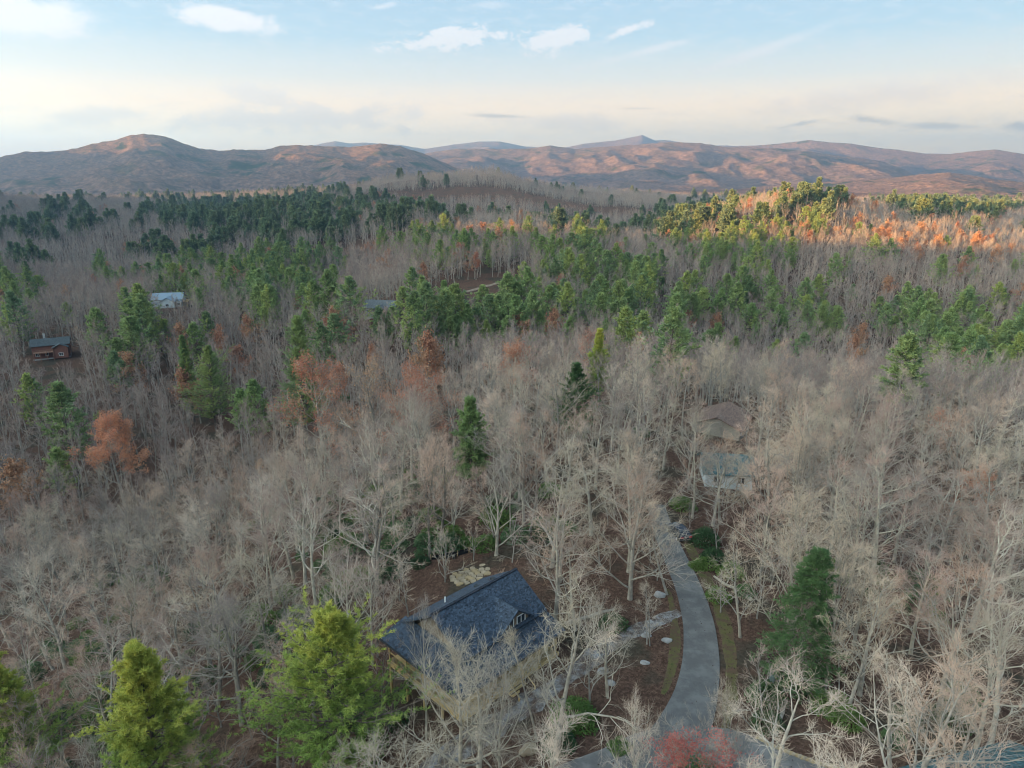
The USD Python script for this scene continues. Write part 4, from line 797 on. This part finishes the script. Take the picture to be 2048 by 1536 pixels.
for k, (a, b, L_, lab) in enumerate([((1180, 1235), 25, 6, 'grey fallen log behind the cabin on the right'), ((905, 1105), 100, 5, 'thin fallen log beside the silt fence'), ((1560, 1440), 60, 5, 'fallen log near the lane corner shrubs'), ((1465, 1180), 120, 6, 'fallen trunk right of the drive seam')]):
    c = ground_hit(*a); dv = np.array([math.cos(R(b)), math.sin(R(b))]); q = c[:2] + np.outer(np.linspace(-.5, .5, 7) * L_, dv); line = np.column_stack([q, height(q[:, 0], q[:, 1]) + .16])
    rg = np.random.default_rng(60 + k); t = thing('fallen_log', lab, 'log', (0, 0, 0)); part(t, 'trunk', tubes((line + rg.normal(0, .05, line.shape))[None], np.linspace(.22, .12, 7)[None], 7, rg), M_bark); part(t, 'stub', tubes(np.array([[line[4], line[4] + [.3, .2, .5], line[4] + [.5, .3, .9]]]), np.array([[.07, .05, .03]]), 5, rg), M_bark)

# ------------------------------------------------------------------ single trees that stand out
rngH = np.random.default_rng(3)
def hero_lib(style, seed, mat_=None, cnt=0, tw=None):
    pt, ends = bare_tree(style, seed); ps = mats(pt, tw=tw)
    if mat_ is not None: ps['leaves'] = (leaf_cloud(ends, .10, cnt, seed, .15), mat_)
    return library(f'hero_{style}_{seed}', ps), STYLES[style]['H']
def hero(style, seed, bpx, tpx, label, name='bare_tree', cat='bare tree', group=None, wide=1.0, **kw):
    lib, H = hero_lib(style, seed, **kw); b = ground_hit(*bpx); r_ = ray(*tpx); top = np.array([0, 0, CAM_H]) + r_ * (b[1] / r_[1])
    h = top[2] - b[2]; s = h / (H * 1.12); print('hero', label, b.round(1), 'h', round(h, 1))
    return place(lib, name, label, cat, b, group, rngH, scale=(s * wide, s * wide, s), lean=(rngH.normal(0, 1), math.degrees(math.atan2(top[0] - b[0], h)), 0))
hero('crooked', 201, (1108, 1525), (1145, 1140), 'big bare oak with crooked limbs in front of the cabin porch', wide=.95)
hero('slender', 202, (1074, 1484), (1058, 1190), 'slender grey trunk between the cabin stairs and the big oak')
hero('fan', 203, (925, 1560), (932, 1250), 'pale spreading bare tree in front of the cabin roof corner', wide=1.0)
hero('upright', 204, (852, 1480), (845, 1195), 'thin pale-topped tree crossing the left end of the cabin roof', wide=.7)
hero('crooked', 205, (1120, 1165), (1145, 965), 'golden low-forked oak standing right behind the cabin', wide=1.15)
hero('fan', 223, (1000, 1580), (990, 1300), 'low bushy bare tree in front of the cabin deck', wide=.75)
hero('spreading', 224, (1150, 1262), (1125, 1045), 'grey bare tree leaning over the right end of the cabin roof')
hero('rounded', 225, (1215, 1395), (1200, 1165), 'round pinkish bare tree between the cabin and the drive')
hero('upright', 226, (745, 1330), (740, 1080), 'grey bare tree at the left corner of the cabin deck', wide=.9)
hero('rounded', 227, (1335, 1190), (1305, 975), 'bare tree whose branches overhang the left side of the drive')
hero('spreading', 228, (1480, 1275), (1452, 1065), 'bare tree overhanging the right verge of the drive', wide=.95)
hero('slender', 206, (990, 1085), (955, 905), 'leaning pale slender tree left behind the cabin')
hero('slender', 207, (1022, 1080), (1035, 880), 'straight pale trunk behind the cabin ridge')
hero('upright', 208, (860, 1120), (862, 850), 'tall grey tree rising left of the stone patio', wide=.9)
hero('upright', 209, (1649, 1385), (1722, 1060), 'tall pale trunk leaning right beside the green hemlock')
hero('upright', 210, (1693, 1425), (1792, 1115), 'pale leaning trunk rising from the low green shrubs')
hero('slender', 211, (1611, 1362), (1612, 1150), 'thin trunk right in front of the green hemlock')
hero('spreading', 212, (1905, 1375), (1925, 1120), 'evenly spreading bare tree near the right edge')
hero('slender', 213, (1975, 1400), (2025, 1110), 'leaning slim trunk at the right edge of the frame')
hero('fan', 214, (1890, 1640), (1880, 1330), 'bushy pink-twigged tree in the bottom right corner', wide=1.1)
hero('slender', 215, (1300, 1292), (1288, 1140), 'slender tree standing alone on the gravel island')
hero('fan', 216, (1462, 1600), (1446, 1350), 'many-stemmed bare tree right of the bottom of the drive', wide=.6)
hero('fan', 222, (1270, 1640), (1275, 1385), 'many-stemmed bare tree left of the drive at the bottom edge', wide=.65)
hero('spreading', 217, (478, 1385), (455, 1080), 'pale wide-limbed tree above the big yellow-green pine', wide=1.1)
hero('upright', 218, (338, 1360), (300, 1150), 'leaning grey tree behind the smaller yellow-green pine')
hero('fan', 219, (1265, 1035), (1250, 850), 'fan-shaped upright tree left of the driveway bend', wide=.9)
hero('spreading', 220, (1545, 1160), (1530, 900), 'pale oak with level limbs right of the driveway bend')
hero('crooked', 221, (1720, 1130), (1740, 950), 'pale crooked oak in the middle of the right foreground slope', wide=1.2)
hero('rounded', 230, (1395, 1660), (1385, 1452), 'crimson-leaved maple at the bottom edge below the drive', 'red_maple', 'maple', wide=1.45, mat_=M_crimson, cnt=2)
hero('rounded', 231, (250, 1010), (240, 815), 'bright orange-red oak alone in the left hollow', 'russet_tree', 'oak tree', wide=1.15, mat_=base_mat('orange_leaf', varied([(.50, .20, .125), (.56, .26, .14)], .8, .3), .8, translucent=.3), cnt=5)
def canopy(tpx, depth): t_ = at_depth(*tpx, depth); g0 = hxy(t_[0], t_[1]); return np.array([t_[0], t_[1], g0]), t_[2] - g0
for k, (tp, dep, lab, mt) in enumerate([((640, 645), 160, 'leftmost salmon-red tree on the near crest', M_redtwig), ((740, 655), 150, 'orange-brown tree on the near crest left of the green belt', M_rust), ((838, 680), 140, 'narrow salmon tree below the green belt', M_redtwig), ((1030, 638), 165, 'wide coral tree at the foot of the central pines', M_redtwig), ((1960, 900), 110, 'red-tipped tree on the far right of the near wood', M_redtwig), ((150, 640), 300, 'small deep red tree above the slate-roofed house', M_crimson)]):
    b, h = canopy(tp, dep); s = h / 19; place(REDLIB['rounded_3'] if mt is M_redtwig else REDLIB['spreading_1'], 'russet_tree', lab, 'russet tree', b, None, rngH, scale=(s * 1.05, s * 1.05, s))
def hero_pine(tpx, depth, label, seed, rad, mat_, Hd, name='pine_tree', cat='pine tree', base_px=None, **kw):
    if base_px: b = ground_hit(*base_px); r_ = ray(*tpx); h = CAM_H + r_[2] * b[1] / r_[1] - b[2]
    else: b, h = canopy(tpx, depth)
    ps = mats(pine_tree(seed, h, rad, **kw), mat_); lib = library(f'hero_pine_{seed}', ps); print('pine', label, b.round(1), round(h, 1))
    return place(lib, name, label, cat, b, None, rngH, scale=1.0)
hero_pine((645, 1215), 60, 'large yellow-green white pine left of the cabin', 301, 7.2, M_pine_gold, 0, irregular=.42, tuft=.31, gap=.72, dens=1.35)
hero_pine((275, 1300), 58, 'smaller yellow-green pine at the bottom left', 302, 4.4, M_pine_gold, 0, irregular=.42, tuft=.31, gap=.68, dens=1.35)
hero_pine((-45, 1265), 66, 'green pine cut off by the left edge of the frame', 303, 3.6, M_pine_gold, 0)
hero_pine((588, 630), 185, 'tall layered pine standing above the left crest', 304, 5.6, M_pine, 0, base=.25, irregular=.5)
hero_pine((410, 690), 225, 'bright shaggy pine on the left edge of the near wood', 305, 7.0, M_pine, 0, irregular=.6)
hero_pine((366, 672), 232, 'slim pine just left of the bright shaggy pine', 306, 3.4, M_pine, 0)
hero_pine((1588, 1108), 0, 'narrow green hemlock right of the drive', 307, 3.1, M_hemlock, 0, 'hemlock_tree', 'hemlock', base_px=(1590, 1375), base=.05, droop=.35, irregular=.25, tuft=.26, gap=.5, up=-.02)
hero_pine((1155, 728), 135, 'dark hemlock between pale crowns in the middle wood', 308, 3.6, M_hemlock, 0, 'hemlock_tree', 'hemlock', droop=.2)
hero_pine((938, 795), 118, 'bright green young pine in the middle of the near wood', 309, 2.9, M_pine, 0, irregular=.3, gap=.6)
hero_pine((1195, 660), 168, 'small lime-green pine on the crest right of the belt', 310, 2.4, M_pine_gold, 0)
hero_pine((1600, 385), 640, 'largest pine on the golden ridge', 311, 9.0, M_pine, 0, irregular=.5, tuft=.8, gap=1.5)

# ------------------------------------------------------------------ shrubs and the wood's floor
rngB = np.random.default_rng(9)
def shrub_mesh(seed, n, size, r=1.0):
    rng = np.random.default_rng(seed); d = unit(rng.normal(size=(n, 3))); d[:, 2] = np.abs(d[:, 2]); lump = .7 + .6 * meshkit.fbm(d * 2.2 + seed, 3, seed)[:, None]
    return leaf_cloud(d * lump * rng.uniform(.72, 1.0, (n, 1)) * np.array([r, r, r * .95]), size, 1, seed, .03, .42)
def stems(seed, n=9):
    rng = np.random.default_rng(seed); d = unit(rng.normal(size=(n, 3)) + UP * 1.2); return tubes(grow(np.zeros((n, 3)) - UP * .1, d, np.full(n, .8), 4, .15, .1, rng), taper(np.full(n, .03), 4, .4), 4, rng)
SHRUB = {k: library('shrub_' + k, {'stems': (stems(i), M_bark), 'leaves': (shrub_mesh(400 + i, 2600, .075), m)}) for i, (k, m) in enumerate([('dark', M_rhodo), ('bright', M_greenshrub), ('deep', M_hemlock)])}
for px_, py_, r_, k, lab in [(1532, 1400, 1.9, 'dark', 'round dark green shrub at the lane corner'), (1535, 1450, 1.5, 'dark', 'dark green shrub just below the utility box'), (1408, 1085, 2.3, 'dark', 'dense dark shrub beside the parked car'), (1425, 1120, 1.8, 'dark', 'dark shrub on the verge below the parked car'),
                             (1660, 1415, 1.9, 'bright', 'yellow-green shrub at the foot of the leaning trunks'), (1690, 1440, 1.6, 'bright', 'low yellow-green shrub right of the leaning trunks'), (1275, 870, 2.6, 'deep', 'dark evergreen shrub in the wood left of the brown roof'), (1366, 1015, 2.0, 'bright', 'mossy green shrub at the top of the drive'),
                             (935, 1090, 1.6, 'bright', 'small green sapling bush behind the stone patio'), (1150, 1440, 2.2, 'bright', 'green bush behind the big oak trunk'), (1120, 1490, 1.6, 'dark', 'dark green bush at the foot of the big oak'), (1395, 1135, 1.2, 'bright', 'small yellow-green bush on the mossy verge'), (690, 800, 2.6, 'deep', 'dark evergreen bush in the wood above the middle'), (1240, 1500, 1.1, 'bright', 'low mossy bush at the drive junction')]:
    b = ground_hit(px_, py_); place(SHRUB[k], 'shrub', lab, 'shrub', b - np.array([0, 0, .15]), None, rngB, scale=(r_, r_, r_ * rngB.uniform(.75, .95)))
xy = jitter(26, 150, 4.6, 40); xy = xy[~np.any([contains_xy(q, xy[:, 0], xy[:, 1]) for q in zone], axis=0)]
wet = fbm2(xy[:, 0], xy[:, 1], 16, 3, 8) + np.clip((-xy[:, 0] - 6) / 60, 0, .16) - np.clip((np.hypot(xy[:, 0], xy[:, 1]) - 75) / 400, 0, .2); xy = xy[wet > .56]
instancer('undergrowth', [('dark_shrub', {'leaves': (shrub_mesh(450, 1500, .085), M_rhodo)}), ('deep_shrub', {'leaves': (shrub_mesh(451, 1500, .085), M_hemlock)}), ('green_shrub', {'leaves': (shrub_mesh(452, 1300, .08), M_greenshrub)})], np.column_stack([xy, height(xy[:, 0], xy[:, 1]) - .1]), rngB, 'dark evergreen undergrowth beneath the bare trees', 'undergrowth', (.9, 2.3))
xy = jitter(26, 150, 5.2, 40); xy = xy[~np.any([contains_xy(q, xy[:, 0], xy[:, 1]) for q in zone[:2]], axis=0)]; xy = xy[rngB.random(len(xy)) < .45]
sap = [(f'sapling_{i:03d}', {k: ((v[0] * np.array([.42, .42, .38]), v[1]), m) for k, (v, m) in mats(bare_tree('fan' if i else 'upright', 500 + i, 1)[0]).items()}) for i in range(3)]
sap = [(n_, merged(d_, MS_near)) for n_, d_ in sap]
instancer('saplings', sap, np.column_stack([xy, height(xy[:, 0], xy[:, 1])]), rngB, 'thin bare saplings filling the floor of the near wood', 'saplings', (.6, 1.25))
pts = np.column_stack([rngB.uniform(-40, 60, 26000), rngB.uniform(38, 125, 26000)]); M_leaf = base_mat('fallen_leaf', lambda g, p: g.ramp(g('geometry', 'random_per_island'), [(0, (.06, .035, .025)), (.4, (.16, .085, .05)), (.75, (.24, .15, .09)), (1, (.34, .25, .17))]), .9)
hard = road_poly.union(house_poly); pts = pts[~contains_xy(hard, pts[:, 0], pts[:, 1]) | (rngB.random(len(pts)) < .16) & ~contains_xy(house_poly, pts[:, 0], pts[:, 1])]
lv, lf = leaf_cloud(np.column_stack([pts, height(pts[:, 0], pts[:, 1]) + .13]), .085, 1, 77, .01, .7); mark(usdkit.mesh(stage, '/World/fallen_leaves', (lv, lf), M_leaf), 'scattered brown fallen leaves on the woodland floor', 'leaves', kind='stuff')
